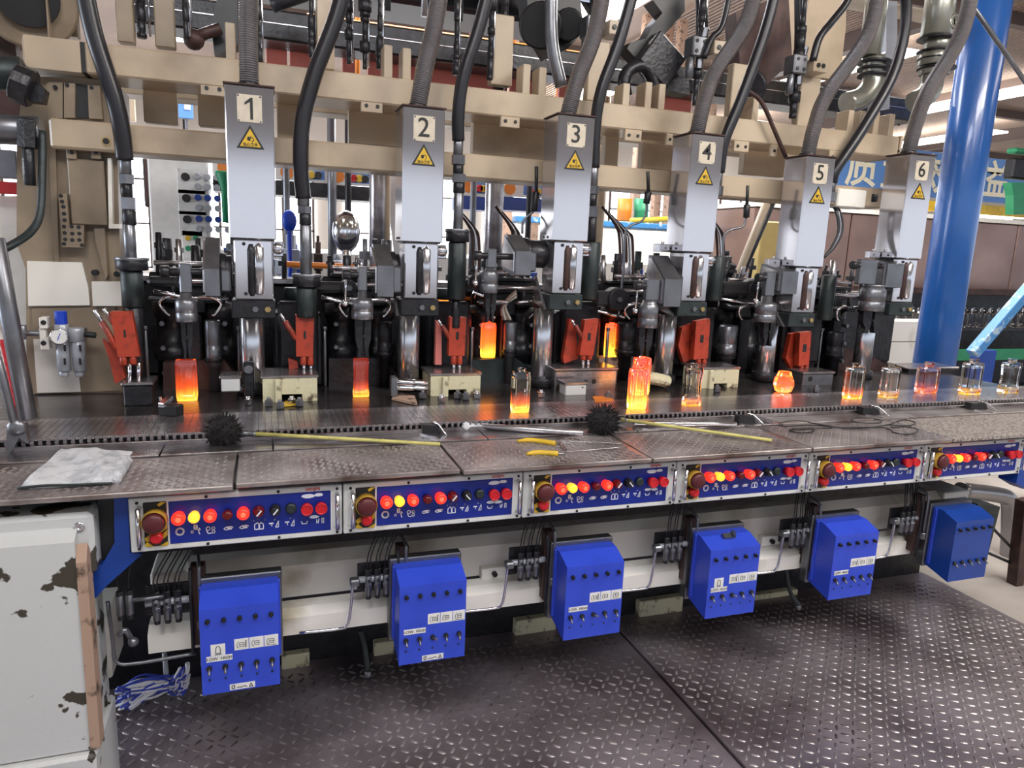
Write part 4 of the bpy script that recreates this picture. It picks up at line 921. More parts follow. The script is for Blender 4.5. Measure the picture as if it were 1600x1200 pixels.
# ================= mould holders: dark bulk between the units =================
def mould(x0, x1, k, lab):
    Y = 3.22; a, b = P(x0, 500, Y), P(x1, 500, Y); w = b.x-a.x; c = a.x+w/2; z0 = ZC
    r = thing('mould_holder', lab, 'mould holder', (c, Y, z0), 'dark mould holders between the units')
    random.seed(40+k)
    for s_ in (-1, 1):
        cx = c+s_*w*.25
        mb = MB(); mb.lathe((cx, Y+.02, z0), (0, 0, 1), [(0, w*.2), (.10, w*.2), (.11, w*.235), (.16, w*.235), (.165, w*.19), (.27, w*.19), (.28, w*.225), (.34, w*.225), (.345, w*.1), (.36, w*.1)], 22)
        obj('mould_half', mb, M['iron'], r)
        lug = MB().box((cx-w*.12, Y-.10, z0+.345), (cx+w*.12, Y+.05, z0+.375), .004).cyl((cx-w*.05*s_, Y-.09, z0+.345), (cx-w*.05*s_, Y-.09, z0+.42), .011, n=10)
        obj('clamp_lug', lug, M['iron'], r)
        hk = MB().tube([(cx-s_*w*.20, Y-.16, z0+.372), (cx-s_*w*.02, Y-.17, z0+.376), (cx+s_*w*.08, Y-.16, z0+.350), (cx+s_*w*.03, Y-.15, z0+.315), (cx-s_*w*.02, Y-.15, z0+.30)], .0065, n=8, seg=5)
        obj('chrome_hook', hk, M['steel_bright'], r)
        obj('hook_plate', MB().box((cx-w*.2, Y-.15, z0+.362), (cx+w*.16, Y-.11, z0+.372), .002), M['steel_cast'], r)
        obj('guide_pin', MB().cyl((cx+s_*w*.26, Y-.12, z0), (cx+s_*w*.26, Y-.12, z0+.24), .0075, n=8).cyl((cx+s_*w*.26, Y-.12, z0+.24), (cx+s_*w*.26, Y-.12, z0+.255), .011, n=8), M['steel_cast'], r)
        for q in range(3):
            zz = z0+.06+.10*q; obj('bolt', MB().hexn((cx+s_*w*.1, Y-w*.22, zz), (cx+s_*w*.1, Y-w*.10, zz), .011), M['steel_cast'], r)
    obj('hinge_block', MB().box((c-w*.09, Y-.09, z0+.02), (c+w*.09, Y+.06, z0+.30), .008).box((c-w*.14, Y-.06, z0+.30), (c+w*.14, Y+.10, z0+.40), .006), M['iron'], r)
    obj('cross_arm', MB().box((a.x, Y+.02, z0+.40), (b.x, Y+.12, z0+.46), .006).box((a.x+w*.1, Y-.04, z0+.46), (b.x-w*.1, Y+.16, z0+.475), .003), M['iron'], r)
    obj('tie_bar', MB().cyl((a.x+w*.05, Y-.06, z0+.43), (b.x-w*.05, Y-.06, z0+.43), .012).cyl((a.x+w*.1, Y-.08, z0+.50), (b.x-w*.3, Y-.08, z0+.50), .010), M['steel_worn'], r)
    for q in range(5):
        xx = a.x+w*(.12+.19*q)+random.uniform(-.01, .01); h = random.uniform(.06, .17)
        obj('valve_stem', MB().cyl((xx, Y+.06+random.uniform(-.04, .06), z0+.46), (xx, Y+.06, z0+.46+h), random.choice((.008, .013, .018)), n=10).hexn((xx, Y+.06, z0+.46+h*.6), (xx, Y+.06, z0+.46+h*.75), .02), M[random.choice(('iron', 'steel_worn', 'iron'))], r)
ML = ['dark mould holder behind the first bottle', 'dark mould holder behind the second bottle', 'dark mould holder with the red hot bottle left of unit three', 'dark mould holder left of unit four', 'dark mould holder between units four and five', 'dark mould holder between units five and six']
for k, (x0, x1) in enumerate(((235, 372), (505, 620), (728, 838), (935, 1030), (1110, 1190), (1262, 1322))): mould(x0, x1, k, ML[k])
# dark column bodies behind the red arms
for k, (x0, x1, y0, y1) in enumerate(((425, 505, 470, 590), (668, 735, 470, 585), (870, 935, 470, 575), (1050, 1110, 480, 570), (1228, 1275, 490, 565))):
    a, b = P(x0, y0, 3.1), P(x1, y1, 3.1); r = thing('valve_housing', 'dark valve housing behind the %s red cooling arm' % ['second', 'third', 'fourth', 'fifth', 'sixth'][k], 'valve body', V((a.x+b.x)/2, 3.1, ZC))
    mb = MB().box((a.x, 3.1, ZC), (b.x, 3.3, a.z-.05), .01).box((a.x+.02, 3.06, b.z), (b.x-.02, 3.12, a.z), .012); obj('block', mb, M['iron'], r)
    obj('cap', MB().cyl(((a.x+b.x)/2, 3.2, a.z), ((a.x+b.x)/2, 3.2, a.z+.05), .05, n=16), M['iron_green'], r)
# continuous bulk of the machine behind (cross beam + back plate)
t = thing('section_beam', 'long dark machine beam behind all mould holders', 'beam', (-.7, 3.45, ZC))
obj('beam', MB().box((-.75, 3.45, ZC), (3.75, 3.60, 1.42), .01), M['iron'], t)
obj('top_rail', MB().box((-.75, 3.42, 1.42), (3.75, 3.62, 1.445), .004), M['steel_worn'], t)
random.seed(5)
for i in range(34):
    x = -.4+i*.122+random.uniform(-.02, .02); h = random.uniform(.05, .20)
    obj('fitting', MB().cyl((x, 3.5, 1.445), (x, 3.5, 1.445+h), random.choice((.012, .018, .026)), n=10).hexn((x, 3.5, 1.445+h*.5), (x, 3.5, 1.445+h*.7), .03), M[random.choice(('iron', 'steel_cast', 'iron_green', 'iron'))], t)
single('orange_rod', MB().cyl(P(448, 413, 3.42), P(556, 417, 3.42), .014), M['orange'], 'orange horizontal rod seen between units one and two', 'rod')
single('orange_rod', MB().cyl(P(724, 466, 3.42), P(790, 470, 3.42), .010), M['orange'], 'orange horizontal rod behind the third take-out head', 'rod')
o = P(692, 488, 3.2); glass('glass_gob', 1.2, 1.2, 0, .2, 1.3)
single('hot_gob', MB().lathe(o, (0, 0, 1), [(0, .035), (.03, .034), (.05, .024), (.06, .026), (.08, .016)], 12), M['glass_gob'], 'red glowing parison glimpsed right of the second unit', 'hot glass', o)

for i, (x0, x1, y0, y1, Y, lab) in enumerate(((322, 347, 502, 572, 3.06, 'grey swing cylinder right of the first tongs'), (590, 612, 505, 560, 3.06, 'grey swing cylinder right of the second tongs'), (786, 806, 505, 556, 3.08, 'grey swing cylinder right of the high hot bottle near unit three'),
                                              (962, 990, 505, 556, 3.10, 'grey swing cylinder behind the hot bottle left of unit four'), (1122, 1146, 510, 560, 3.08, 'grey swing cylinder right of unit four'), (1292, 1312, 520, 560, 3.08, 'grey swing cylinder right of unit five'))):
    m = P((x0+x1)/2, y1, Y); rr = (P(x1, y1, Y).x-P(x0, y1, Y).x)/2; h = P(x0, y0, Y).z-m.z; r = thing('swing_cylinder', lab, 'cylinder', V(m.x, Y, ZC))
    obj('barrel', MB().lathe((m.x, Y, ZC), (0, 0, 1), [(0, rr*.7), (m.z-ZC, rr*.7), (m.z-ZC+.003, rr), (m.z-ZC+h*.45, rr), (m.z-ZC+h*.46, rr*.93), (m.z-ZC+h*.5, rr), (m.z-ZC+h, rr), (m.z-ZC+h+.006, rr*.9)], 20), M['steel_cast' if i % 2 == 0 else 'iron'], r)
    obj('collar', MB().cyl((m.x, Y, m.z+h*.1), (m.x, Y, m.z+h*.2), rr*1.1, n=18), M['iron'], r)
for i, (x0, y0, x1, y1, Y, lab) in enumerate(((228, 432, 285, 448, 2.98, 'dark linkage arm right of the leftmost nozzle stand'), (494, 440, 545, 458, 2.98, 'dark linkage arm right of the second nozzle stand'), (735, 430, 757, 450, 2.98, 'dark linkage arm right of the third nozzle stand'),
                                              (932, 455, 965, 480, 2.99, 'dark linkage arm left of unit four'), (1130, 440, 1180, 462, 2.99, 'dark linkage arm left of unit five'))):
    a, b = P(x0, y0, Y), P(x1, y1, Y); r = thing('linkage_arm', lab, 'arm', V((a.x+b.x)/2, Y, b.z))
    obj('arm', MB().box((a.x, Y, b.z), (b.x, Y+.05, a.z), .012), M['black'], r); obj('eye', MB().cyl((b.x, Y-.012, (a.z+b.z)/2), (b.x, Y+.07, (a.z+b.z)/2), (a.z-b.z)*.75, n=16), M['iron'], r)
    obj('joint_bolt', MB().hexn((b.x, Y-.022, (a.z+b.z)/2), (b.x, Y-.010, (a.z+b.z)/2), .013), M['steel_cast'], r); obj('link_rod', MB().cyl((a.x+.02, Y+.02, b.z-.02), (b.x+.05, Y+.02, b.z-.05), .008), M['steel_bright'], r)
p = P(389, 595, 2.9); r = thing('latch_post', 'dark latch post in front of the first silver column', 'post', V(p.x, 2.9, ZC))
obj('post', MB().pbox(380, 566, 398, 624, 2.88, .03, .004), M['iron'], r); obj('pivot', MB().cyl((p.x, 2.865, p.z+.05), (p.x, 2.88, p.z+.05), .016), M['steel_cast'], r)
# ================= upper frame =================
YB = 3.0
t = thing('frame_beam', 'upper cream frame beam with a black seam near its left end', 'beam', (-.745, YB, 2.165))
zt, zb = 2.266, 2.162
obj('beam', MB().box((-.565, YB, zb), (3.12, YB+.22, zt), .006), M['cream'], t)
obj('end_section', MB().prism([(-.745, YB+.01, zb+.003), (-.745, YB+.01, zt-.003), (-.775, YB+.12, zt-.005), (-.775, YB+.12, zb+.005), (-.745, YB+.20, zb), (-.578, YB+.20, zb), (-.578, YB+.0, zb)][:0] or [(-.745, YB, zb), (-.578, YB, zb), (-.578, YB+.22, zb), (-.70, YB+.22, zb), (-.775, YB+.10, zb)], (0, 0, zt-zb)), M['cream'], t)
obj('seam', MB().box((-.579, YB+.004, zb+.002), (-.564, YB+.21, zt-.002)), M['black'], t)
obj('end_plate', MB().box((3.121, YB-.003, zb-.002), (3.135, YB+.22, zt+.004)), M['cream'], t)
for x, y in ((1404, 195), (1404, 236)):
    p = P(x, y, YB); obj('bolt_hole', MB().cyl((p.x, YB-.004, p.z), (p.x, YB+.002, p.z), .006, n=8), M['black'], t)
# tabs with two bolts under the beam
for (x, y) in ((333, 139), (581, 166), (797, 190), (989, 212), (1158, 229), (1305, 246)):
    p = P(x, y, YB); b_ = obj('bolt_tab', MB().box((p.x-.042, YB-.004, p.z-.024), (p.x+.042, YB+.016, zb+.002), .002), M['cream'], t)
    for s_ in (-1, 1): obj('bolt', MB().cyl((p.x+s_*.022, YB-.008, p.z), (p.x+s_*.022, YB, p.z), .0075, n=8), M['black'], b_)
for (x, y) in ((1046, 218), (1209, 236)):
    p = P(x, y, YB); b_ = obj('bolt_tab', MB().box((p.x-.016, YB-.004, p.z-.026), (p.x+.016, YB+.016, zb+.002), .002), M['cream'], t)
    obj('bolt', MB().cyl((p.x, YB-.008, p.z), (p.x, YB, p.z), .007, n=8), M['black'], b_)
# upright fins on the beam
for (x, y0, y1) in ((359, 35, 88), (607, 70, 118), (636, 75, 122), (824, 100, 145), (849, 105, 149), (1015, 128, 170), (1036, 131, 173), (980, 130, 160), (1183, 150, 188), (1332, 172, 207), (1350, 173, 208), (1372, 175, 212), (1396, 178, 214)):
    a, b = P(x, y0, YB+.01), P(x, y1, YB+.01)
    obj('fin', MB().box((a.x-.017, YB+.01, zt-.004), (a.x+.017, YB+.10, max(a.z, zt+.06)), .003), M['cream'], t)
t = thing('frame_beam', 'second cream frame beam below the upper one, behind the steel covers', 'beam', (-.69, YB, 1.9))
obj('beam', MB().box((-.69, YB, 1.903), (3.06, YB+.16, 2.003), .008), M['cream'], t)
p = P(166, 221, YB); obj('bolt_hole', MB().lathe((p.x, YB-.004, p.z), (0, 1, 0), [(0, .016), (.004, .013)], 14), M['brass'], t); obj('bolt_core', MB().cyl((p.x, YB-.006, p.z), (p.x, YB-.003, p.z), .011, n=12), M['black'], t)
# gearbox like end of the lower beam at right
t2 = thing('beam_end', 'cream beam end with dark collar between units five and six', 'beam end', P(1340, 310, 2.98))
obj('block', MB().pbox(1311, 294, 1352, 326, 2.98, .12, .006), M['cream_pale'], t2); obj('collar', MB().cyl(P(1352, 310, 3.04), P(1362, 310, 3.04), .045).cyl(P(1362, 310, 3.04), P(1368, 310, 3.04), .036), M['iron'], t2)
# rear cross plates between the two beams
for (x0, y0, x1, y1, lab) in ((222, 142, 278, 190, 'brown rear plate between the beams left of unit one'), (308, 150, 352, 195, 'cream rear plate between the beams right behind cover one'), (545, 178, 622, 225, 'cream rear plate between the beams left of cover two'),
                              (740, 196, 850, 246, 'long cream rear plate between the beams left of cover three'), (1005, 230, 1050, 262, 'cream rear plate left of cover four'), (1165, 240, 1225, 272, 'cream rear plate between covers four and five'), (432, 150, 478, 215, 'cream rear plate right of cover one'), (948, 205, 965, 260, 'narrow rear plate right of cover three')):
    rp = obj('rear_plate', MB().pbox(x0, y0-8, x1, y1+5, 3.25, .05, .004), M['cream'], t, label=lab)
for k, (x0, x1) in enumerate(((.9, 1.35), (-.35, .35), (1.6, 2.9))):
    single('rear_beam', MB().box((x0-.3, 3.75, 2.23), (x1+.2, 3.9, 2.40), .004), M['cream'], ['rear cream beam high behind unit three', 'rear cream beam high behind unit one', 'rear cream beam high behind units four to six'][k], 'beam')
# ================= left upright casting =================
t = thing('frame_column', 'big cream machine column at far left with bolted plates', 'column', (-.85, 3.05, ZC))
Yc = 3.08
obj('shaft', MB().pprism([(38, 120), (120, 120), (180, 128), (190, 480), (194, 620), (42, 640), (40, 420), (26, 380), (26, 210)], Yc, .30), M['cream_dirt_shade'], t)
obj('ridge', MB().pprism([(72, 130), (84, 130), (92, 400), (100, 475), (94, 475), (82, 380)], Yc-.015, .02), M['cream_dirt_shade'], t)
obj('glare_band', MB().pprism([(42, 408), (128, 410), (138, 450), (140, 477), (44, 478)], Yc-.018, .02), M['cream_pale'], t)  # pale band paints the glare on the column front
obj('lower_panel', MB().pprism([(50, 482), (180, 480), (190, 610), (52, 616)], Yc-.008, .02), M['cream_dirt_shade'], t)
obj('white_lower', MB().pprism([(52, 530), (118, 530), (126, 612), (58, 614)], Yc-.014, .015), M['cream_pale'], t)
obj('door_lower', MB().pprism([(57, 624), (118, 624), (120, 655), (60, 655)], Yc-.014, .015), M['cream_pale'], t)
obj('groove', MB().pprism([(54, 616), (178, 616), (178, 622), (54, 622)], Yc-.018, .02), M['black'], t)
obj('worn_plate', MB().pbox(104, 247, 168, 353, Yc-.04, .04, .004), M['cream_dirt_shade'], t)
for x in (109, 147):
    b_ = obj('bolt_tab', MB().pbox(x-6, 233, x+11, 249, Yc-.05, .02, .002), M['cream_dirt_shade'], t); p = P(x+3, 238, Yc-.05); obj('bolt', MB().cyl(p-V(0, .004, 0), p+V(0, .002, 0), .007, n=8), M['black'], b_)
hp = obj('drilled_plate', MB().pprism([(91, 303), (104, 303), (108, 351), (131, 352), (131, 387), (97, 386)], Yc-.055, .03), M['cream_dirt_shade'], t)
for x, y in ((95, 306), (97, 315), (99, 323), (100, 334), (101, 344), (100, 354), (112, 354), (123, 355), (101, 364), (113, 365), (124, 365), (102, 374), (113, 375), (124, 375), (100, 381), (128, 383)):
    p = P(x, y, Yc-.055); obj('hole', MB().cyl(p-V(0, .0015, 0), p+V(0, .004, 0), .0072, n=8), M['black'], hp)
obj('side_frame', MB().pprism([(168, 247), (174, 247), (176, 350), (188, 350), (188, 357), (170, 357)], Yc-.04, .04), M['cream_pale'], t)
obj('rib', MB().pprism([(147, 357), (163, 357), (168, 430), (165, 438), (150, 380)], Yc-.05, .06), M['cream_dirt_shade'], t)
obj('low_cover', MB().pprism([(143, 440), (190, 440), (190, 478), (145, 478)], Yc-.045, .04), M['cream_pale'], t)
for x, y in ((148, 426), (183, 428)): p = P(x, y, Yc-.03); obj('bolt', MB().cyl(p-V(0, .012, 0), p+V(0, .03, 0), .011, n=10), M['iron'], t)
obj('upper_posts', MB().pprism([(75, 128), (98, 128), (98, 185), (78, 185)], Yc-.02, .05).pprism([(100, 130), (117, 130), (117, 184), (100, 184)], Yc-.03, .05).pprism([(137, 133), (156, 134), (160, 186), (139, 185)], Yc-.03, .05), M['cream_dirt_shade'], t)
obj('dark_slot', MB().pprism([(117, 130), (137, 133), (139, 184), (118, 184)], Yc-.012, .01), M['black'], t)
for x, y in ((86, 136), (105, 133), (143, 137)): p = P(x, y, Yc-.03); obj('bolt', MB().cyl(p-V(0, .004, 0), p+V(0, .01, 0), .007, n=8), M['iron'], t)
# cylinders and hose at extreme left
t = thing('air_cylinder', 'dark horizontal air cylinder at the upper left edge', 'cylinder', P(20, 120, 2.85))
obj('barrel', MB().cyl(P(-60, 112, 2.95), P(38, 116, 2.95), .055, n=20), M['iron_green'], t); obj('clamp', MB().cyl(P(22, 128, 2.9), P(52, 140, 2.9), .062, n=12, smooth=False), M['iron'], t)
obj('flange', MB().pprism([(38, 100), (55, 125), (70, 140), (66, 160), (20, 155), (20, 110)], 2.9, .06), M['iron'], t)
t = thing('air_cylinder', 'grey steel cylinder at the left end of the second beam', 'cylinder', P(30, 205, 2.9))
obj('barrel', MB().cyl(P(-60, 200, 2.95), P(66, 205, 2.95), .048, n=20), M['steel_cast'], t)
obj('fitting', MB().cyl(P(47, 290, 2.9), P(43, 226, 2.9), .018).hexn(P(43, 232, 2.9), P(42, 186, 2.9), .030), M['iron'], t)
obj('hose', MB().tube([P(66, 205, 2.92), P(66, 260, 2.9), P(63, 330, 2.86), P(50, 360, 2.82), P(20, 382, 2.75), P(-20, 400, 2.7)], .013, n=10), M['iron_green'], t)
single('red_stripe_plate', MB().pbox(-20, 282, 30, 304, 3.5, .03), M['print_red'], 'dark red strip at the left edge behind the column', 'plate')
single('white_sheet', MB().pprism([(0, 306), (32, 306), (46, 500), (46, 640), (8, 640)], 3.6, .03), M['white'], 'bright white panel behind the left edge struts', 'panel')
single('grey_sheet', MB().pbox(-20, 232, 28, 280, 3.6, .03), M['steel_cast'], 'grey panel at the left edge above the red strip', 'panel')
t = thing('strut', 'mottled grey steel strut leaning at the left edge', 'strut', P(45, 650, 2.5))
obj('tube', MB().cyl(P(-8, 372, 2.6), P(44, 655, 2.6), .026, n=14), M['steel_cast'], t)
t = thing('lever', 'long slanted lever with forked foot at the left edge of the belt', 'lever', P(24, 690, 2.35))
obj('rod', MB().cyl(P(-8, 545, 2.35), P(22, 660, 2.35), .011, n=10), M['steel_cast'], t); obj('fork', MB().ball(P(26, 668, 2.35), .026, 10, (1, .6, 1)).prism([P(12, 668, 2.36), P(38, 662, 2.36), P(44, 694, 2.36), P(30, 684, 2.36), P(14, 712, 2.36), P(8, 700, 2.36)], (0, .03, 0)), M['steel_cast'], t)
single('red_cable_chain', MB().tube([P(6, 530, 2.9), P(20, 590, 2.9), P(30, 640, 2.9)], .016, n=6, corr=.03), M['print_red'], 'red ribbed cable behind the slanted lever at left', 'cable')
# ================= air filter regulator =================
Yr = 2.98; t = thing('filter_regulator', 'air filter regulator with blue knob, gauge and two bowls', 'regulator', P(112, 590, Yr))
def cy(x, y0, y1, w, n, m_, smooth=True, hexa=False):
    a, b = P(x, y1, Yr), P(x, y0, Yr); rr = abs(P(x+w/2, y0, Yr).x-P(x-w/2, y0, Yr).x)/2; mb = MB()
    mb.cyl((a.x, Yr, a.z), (a.x, Yr, b.z), rr, n=18, smooth=smooth); return obj(n, mb, M[m_], t)
cy(96, 486, 508, 20, 'blue_knob', 'plastic_blue', False)
cy(98, 506, 534, 24, 'body', 'bowl_grey'); cy(120, 512, 534, 26, 'body', 'bowl_grey')
for x in (101, 125):
    b_ = cy(x, 532, 580, 22, 'bowl', 'bowl_grey'); cy(x, 580, 588, 15, 'drain', 'bowl_grey')
    for y in (539, 560): obj('sight_slot', MB().pbox(x-2, y, x+2, y+10, Yr-.033, .006, 0), M['black'], b_)
g = P(93, 526, Yr-.045); gg = obj('gauge', MB().lathe(g, (0, -1, 0), [(-.02, .020), (.0, .029), (.008, .029), (.009, .026)], 24), M['steel_bright'], t)
obj('dial', MB().lathe(g+V(0, -.0091, 0), (0, -1, 0), [(0, .025), (.0006, .0248)], 24), M['white'], gg); obj('needle', MB().obox(g+V(0, -.0105, 0), V(.005, 0, .013), V(0, .0006, 0), V(.0012, 0, -.0005)), M['plastic_blue'], gg)
obj('mounting_bracket', MB().pbox(80, 515, 130, 530, Yr+.02, .075, .002), M['steel_cast'], t)
obj('shutoff_block', MB().pbox(60, 496, 74, 514, Yr-.02, .05, .003).pbox(62, 528, 77, 547, Yr-.02, .05, .003).pbox(60, 512, 72, 530, Yr-.01, .04, .003), M['cream_pale'], t)
for y in (504, 536): p = P(68, y, Yr-.02); obj('bolt', MB().cyl(p-V(0, .003, 0), p+V(0, .002, 0), .009, n=10), M['black'], t)
obj('inlet_pipe', MB().cyl(P(30, 520, Yr), P(62, 521, Yr), .010).cyl(P(34, 508, Yr), P(36, 530, Yr), .014), M['steel_cast'], t); obj('outlet_pipe', MB().cyl(P(132, 522, Yr), P(150, 524, Yr), .011), M['iron_green'], t)
# ================= things above the upper beam =================
for (x0, y0, x1, y1, Y, lab) in ((176, -60, 210, 58, 3.05, 'wide cream upright plate standing on the beam at left'), (236, -60, 274, 66, 3.10, 'cream upright panel right of the left plate'), (66, -60, 78, 52, 3.12, 'narrow cream post at the left end'), (494, -60, 523, 100, 3.12, 'cream post behind the second black hose'),
                              (98, -60, 122, 48, 3.3, 'cream back panel at the top left corner'), (770, 20, 800, 125, 3.12, 'cream post between units two and three'), (922, 62, 948, 150, 3.12, 'cream post right of the third conduit'), (1147, 98, 1166, 180, 3.12, 'narrow cream post right of the fourth conduit'), (1254, 118, 1275, 193, 3.12, 'cream post left of the fifth conduit')):
    single('upright_plate', MB().pbox(x0, y0, x1, y1+10, Y, .05, .004), M['cream' if x0 > 240 else 'cream_dirt_shade'], lab, 'upright')
def vert(x, y0, y1, Y, segs, lab, m_='iron'):
    """a hanging pneumatic stem made of stacked collars"""
    r = thing('valve_spindle', lab, 'spindle', P(x, y1, Y)); y = y0; i = 0
    random.seed(int(x))
    b_ = P(x, y1, Y); t_ = P(x, y0, Y); sc = (t_.z-b_.z)/(y1-y0); prof = []; h0 = 0
    while h0 < y1-y0:
        h = random.choice((8, 12, 18, 26)); w = random.choice(segs)*random.choice((.8, 1, 1.25))*sc/2; e = min(h0+h, y1-y0)
        prof += [(h0*sc, w*.85), (h0*sc+.002, w), (e*sc-.002, w), (e*sc, w*.85)]; h0 = e
    obj('stem', MB().lathe(b_, (0, 0, 1), prof, 14), M[m_], r)
    obj('side_tube', MB().cyl(b_+V(segs[0]*sc*.75, .01, .01), V(b_.x+segs[0]*sc*.75, Y+.01, t_.z), .0045, n=8), M['steel_bright'], r)
    return r
for (x, y1, Y, segs, lab) in ((222, 60, 3.12, (16, 20), 'black valve spindle between the two left upright plates'), (291, 60, 3.2, (8, 14), 'thin spindle in front of the bright far window'), (406, 100, 3.12, (7, 9), 'thin black spindle right of the first conduit'), (487, 90, 3.14, (9, 12), 'spindle left of the second cream post'),
                              (570, 108, 3.12, (9, 14, 18), 'steel spindle right of the second hose'), (593, 108, 3.14, (8, 11), 'bronze tinted spindle beside the pair of fins'), (712, 118, 3.12, (8, 13), 'steel spindle right of the second conduit'), (765, 125, 3.10, (9, 13), 'spindle right of the third hose'), (785, 130, 3.14, (8, 12), 'bronze spindle left of the fins over unit three'),
                              (1085, 165, 3.12, (10, 16), 'steel spindle left of the fourth conduit'), (1238, 185, 3.10, (10, 16), 'black spindle left of the fifth conduit'), (545, 100, 3.18, (9, 12), 'bright edged tube standing right behind the second hose')):
    vert(x, -60, y1, Y, segs, lab)
for (pts, Y, r_, m_, lab) in (([(862, -60), (862, 60), (877, 136)], 3.12, .028, 'steel_cast', 'bright slanted piston rod left of the third conduit'),
                              ([(1150, -60), (1130, 35), (1112, 60), (1100, 90)], 3.05, .014, 'rubber', 'black hose with steel fitting left of the fourth conduit'), ([(1340, -30), (1320, 8), (1298, 36), (1280, 60), (1270, 95)], 3.05, .018, 'rubber', 'black hose with steel fitting feeding the fifth section valve'),
                              ([(1248, -60), (1250, 40), (1248, 110)], 3.15, .026, 'rubber', 'vertical black tube above the fifth section valve'), ([(1166, 140), (1190, 160), (1212, 208), (1228, 246)], 2.96, .010, 'iron_brown', 'thin dark rod slanting to cover five'),
                              ([(1095, -60), (1097, 60)], 3.3, .03, 'rubber', 'vertical black tube right of the valve with white plate'), ([(425, 10), (480, -10)], 3.6, .03, 'iron', 'dark slanted arm over the red panels')):
    single('hose', MB().tube([P(x, y, Y) for x, y in pts], r_, n=12, seg=7), M[m_], lab, 'hose' if 'hose' in lab else 'rod')
def valvebox(x, y, Y, lab):
    p = P(x, y, Y); r = thing('pilot_valve', lab, 'valve', p)
    obj('block', MB().box((p.x-.04, Y, p.z-.045), (p.x+.04, Y+.08, p.z+.045), .006), M['steel_cast'], r)
    for i in (-.02, .02):
        for j in (-.022, .022): obj('port', MB().cyl((p.x+i, Y-.003, p.z+j), (p.x+i, Y+.002, p.z+j), .009, n=8), M['black'], r)
    obj('connector', MB().cyl((p.x-.03, Y+.03, p.z-.14), (p.x-.03, Y+.03, p.z-.045), .018).hexn((p.x+.02, Y+.03, p.z-.09), (p.x+.02, Y+.03, p.z-.045), .016).hexn((p.x+.03, Y+.03, p.z+.045), (p.x+.04, Y+.03, p.z+.09), .016), M['steel_cast'], r)
    obj('cream_bracket', MB().box((p.x+.06, Y-.02, p.z-.03), (p.x+.14, Y+.08, p.z+.03), .003), M['cream'], r)
    for i in (.085, .115): obj('bolt', MB().hexn((p.x+i, Y-.026, p.z), (p.x+i, Y-.018, p.z), .011), M['black'], r)
valvebox(1095, 72, 3.06, 'pilot valve block with four ports left of the fourth conduit')
valvebox(1252, 100, 3.06, 'pilot valve block with four ports left of the fifth conduit')
valvebox(930, 40, 3.12, 'pilot valve block above the post right of the third conduit')
# black swing arm over unit three/four and wheels
t = thing('invert_mechanism', 'large black invert arm with square boss between units three and four', 'arm', P(1030, 150, 3.25))
obj('diagonal', MB().pprism([(1020, 0), (1070, -10), (1070, 18), (1035, 58), (1042, 66), (1030, 80), (1062, 120), (1030, 132), (1018, 112), (998, 96), (980, 76), (985, 66), (1010, 60), (1022, 36), (1035, 20)], 3.25, .09), M['black'], t)
obj('boss', MB().obox(P(1028, 96, 3.22), V(.075, 0, -.055), V(0, .05, 0), V(.05, 0, .07), .006), M['iron'], t)
obj('hook_leg', MB().tube([P(978, 150, 3.2), P(975, 125, 3.2), P(985, 108, 3.2), P(1005, 104, 3.2), P(1020, 125, 3.2), P(1028, 168, 3.2)], .03, n=12), M['iron'], t)
obj('body', MB().pprism([(1042, 100), (1075, 106), (1078, 148), (1040, 140)], 3.3, .1), M['iron'], t)
t = thing('invert_mechanism', 'black invert arm high above the third column', 'arm', P(850, 40, 3.3))
obj('hub', MB().cyl(P(845, 40, 3.25), P(845, 40, 3.4), .10, n=20).cyl(P(888, 38, 3.25), P(888, 38, 3.36), .07, n=16), M['black'], t)
obj('arm', MB().pprism([(822, -20), (905, -20), (912, 50), (885, 78), (860, 88), (826, 30)], 3.32, .12), M['black'], t)
t = thing('invert_mechanism', 'dark swing arm and drum between units four and five', 'arm', P(1180, 120, 3.3))
obj('arm', MB().pprism([(1150, 20), (1232, -10), (1238, 95), (1200, 130), (1160, 150)], 3.35, .1), M['iron_brown'], t)
obj('drum', MB().cyl(P(1168, 138, 3.2), P(1168, 138, 3.3), .09, n=22), M['iron'], t)
t = thing('invert_mechanism', 'black arm mechanism right of the first conduit', 'arm', P(330, 50, 3.3))
obj('head', MB().pprism([(345, -30), (370, -30), (372, 70), (335, 85), (330, 40)], 3.3, .12), M['black'], t)
obj('copper_arm', MB().cyl(P(305, 58, 3.25), P(345, 44, 3.25), .022).ball(P(303, 62, 3.25), .040), M['iron_brown'], t)
obj('spindle', MB().cyl(P(298, 60, 3.25), P(296, -30, 3.25), .007), M['steel_cast'], t)
# long dark beams of the blank side and the rose coloured panels behind
t = thing('blank_side_beam', 'long black beam of the far side of the machine, above the red panels', 'beam', P(700, 60, 3.9))
a = P(180, 20, 3.9); z1 = P(600, 38, 3.9).z; z0 = P(600, 84, 3.9).z
obj('beam', MB().box((a.x, 3.9, z0), (4.2, 4.1, z1), .01), M['iron'], t); obj('bright_edge', MB().box((a.x, 3.895, z0+(z1-z0)*.52), (4.2, 3.90, z0+(z1-z0)*.55)), M['steel_worn'], t)
t = thing('red_panel_row', 'row of red panels, sunlight put into their colour, glimpsed behind the upper beam', 'panel', P(600, 120, 4.1))
for (x0, x1) in ((415, 450), (452, 490), (535, 556), (575, 600), (602, 650), (652, 720), (722, 770), (800, 836), (876, 905), (1040, 1078)):
    y = 92+(x0-600)*.13; obj('red_panel', MB().pbox(x0, y-34, x1-1, y+55, 4.15, .03, .002), M['red_paint'], t)
t = thing('black_ledge', 'black pipe bundle lying on top of the upper beam', 'pipes', (.2, 3.1, zt))
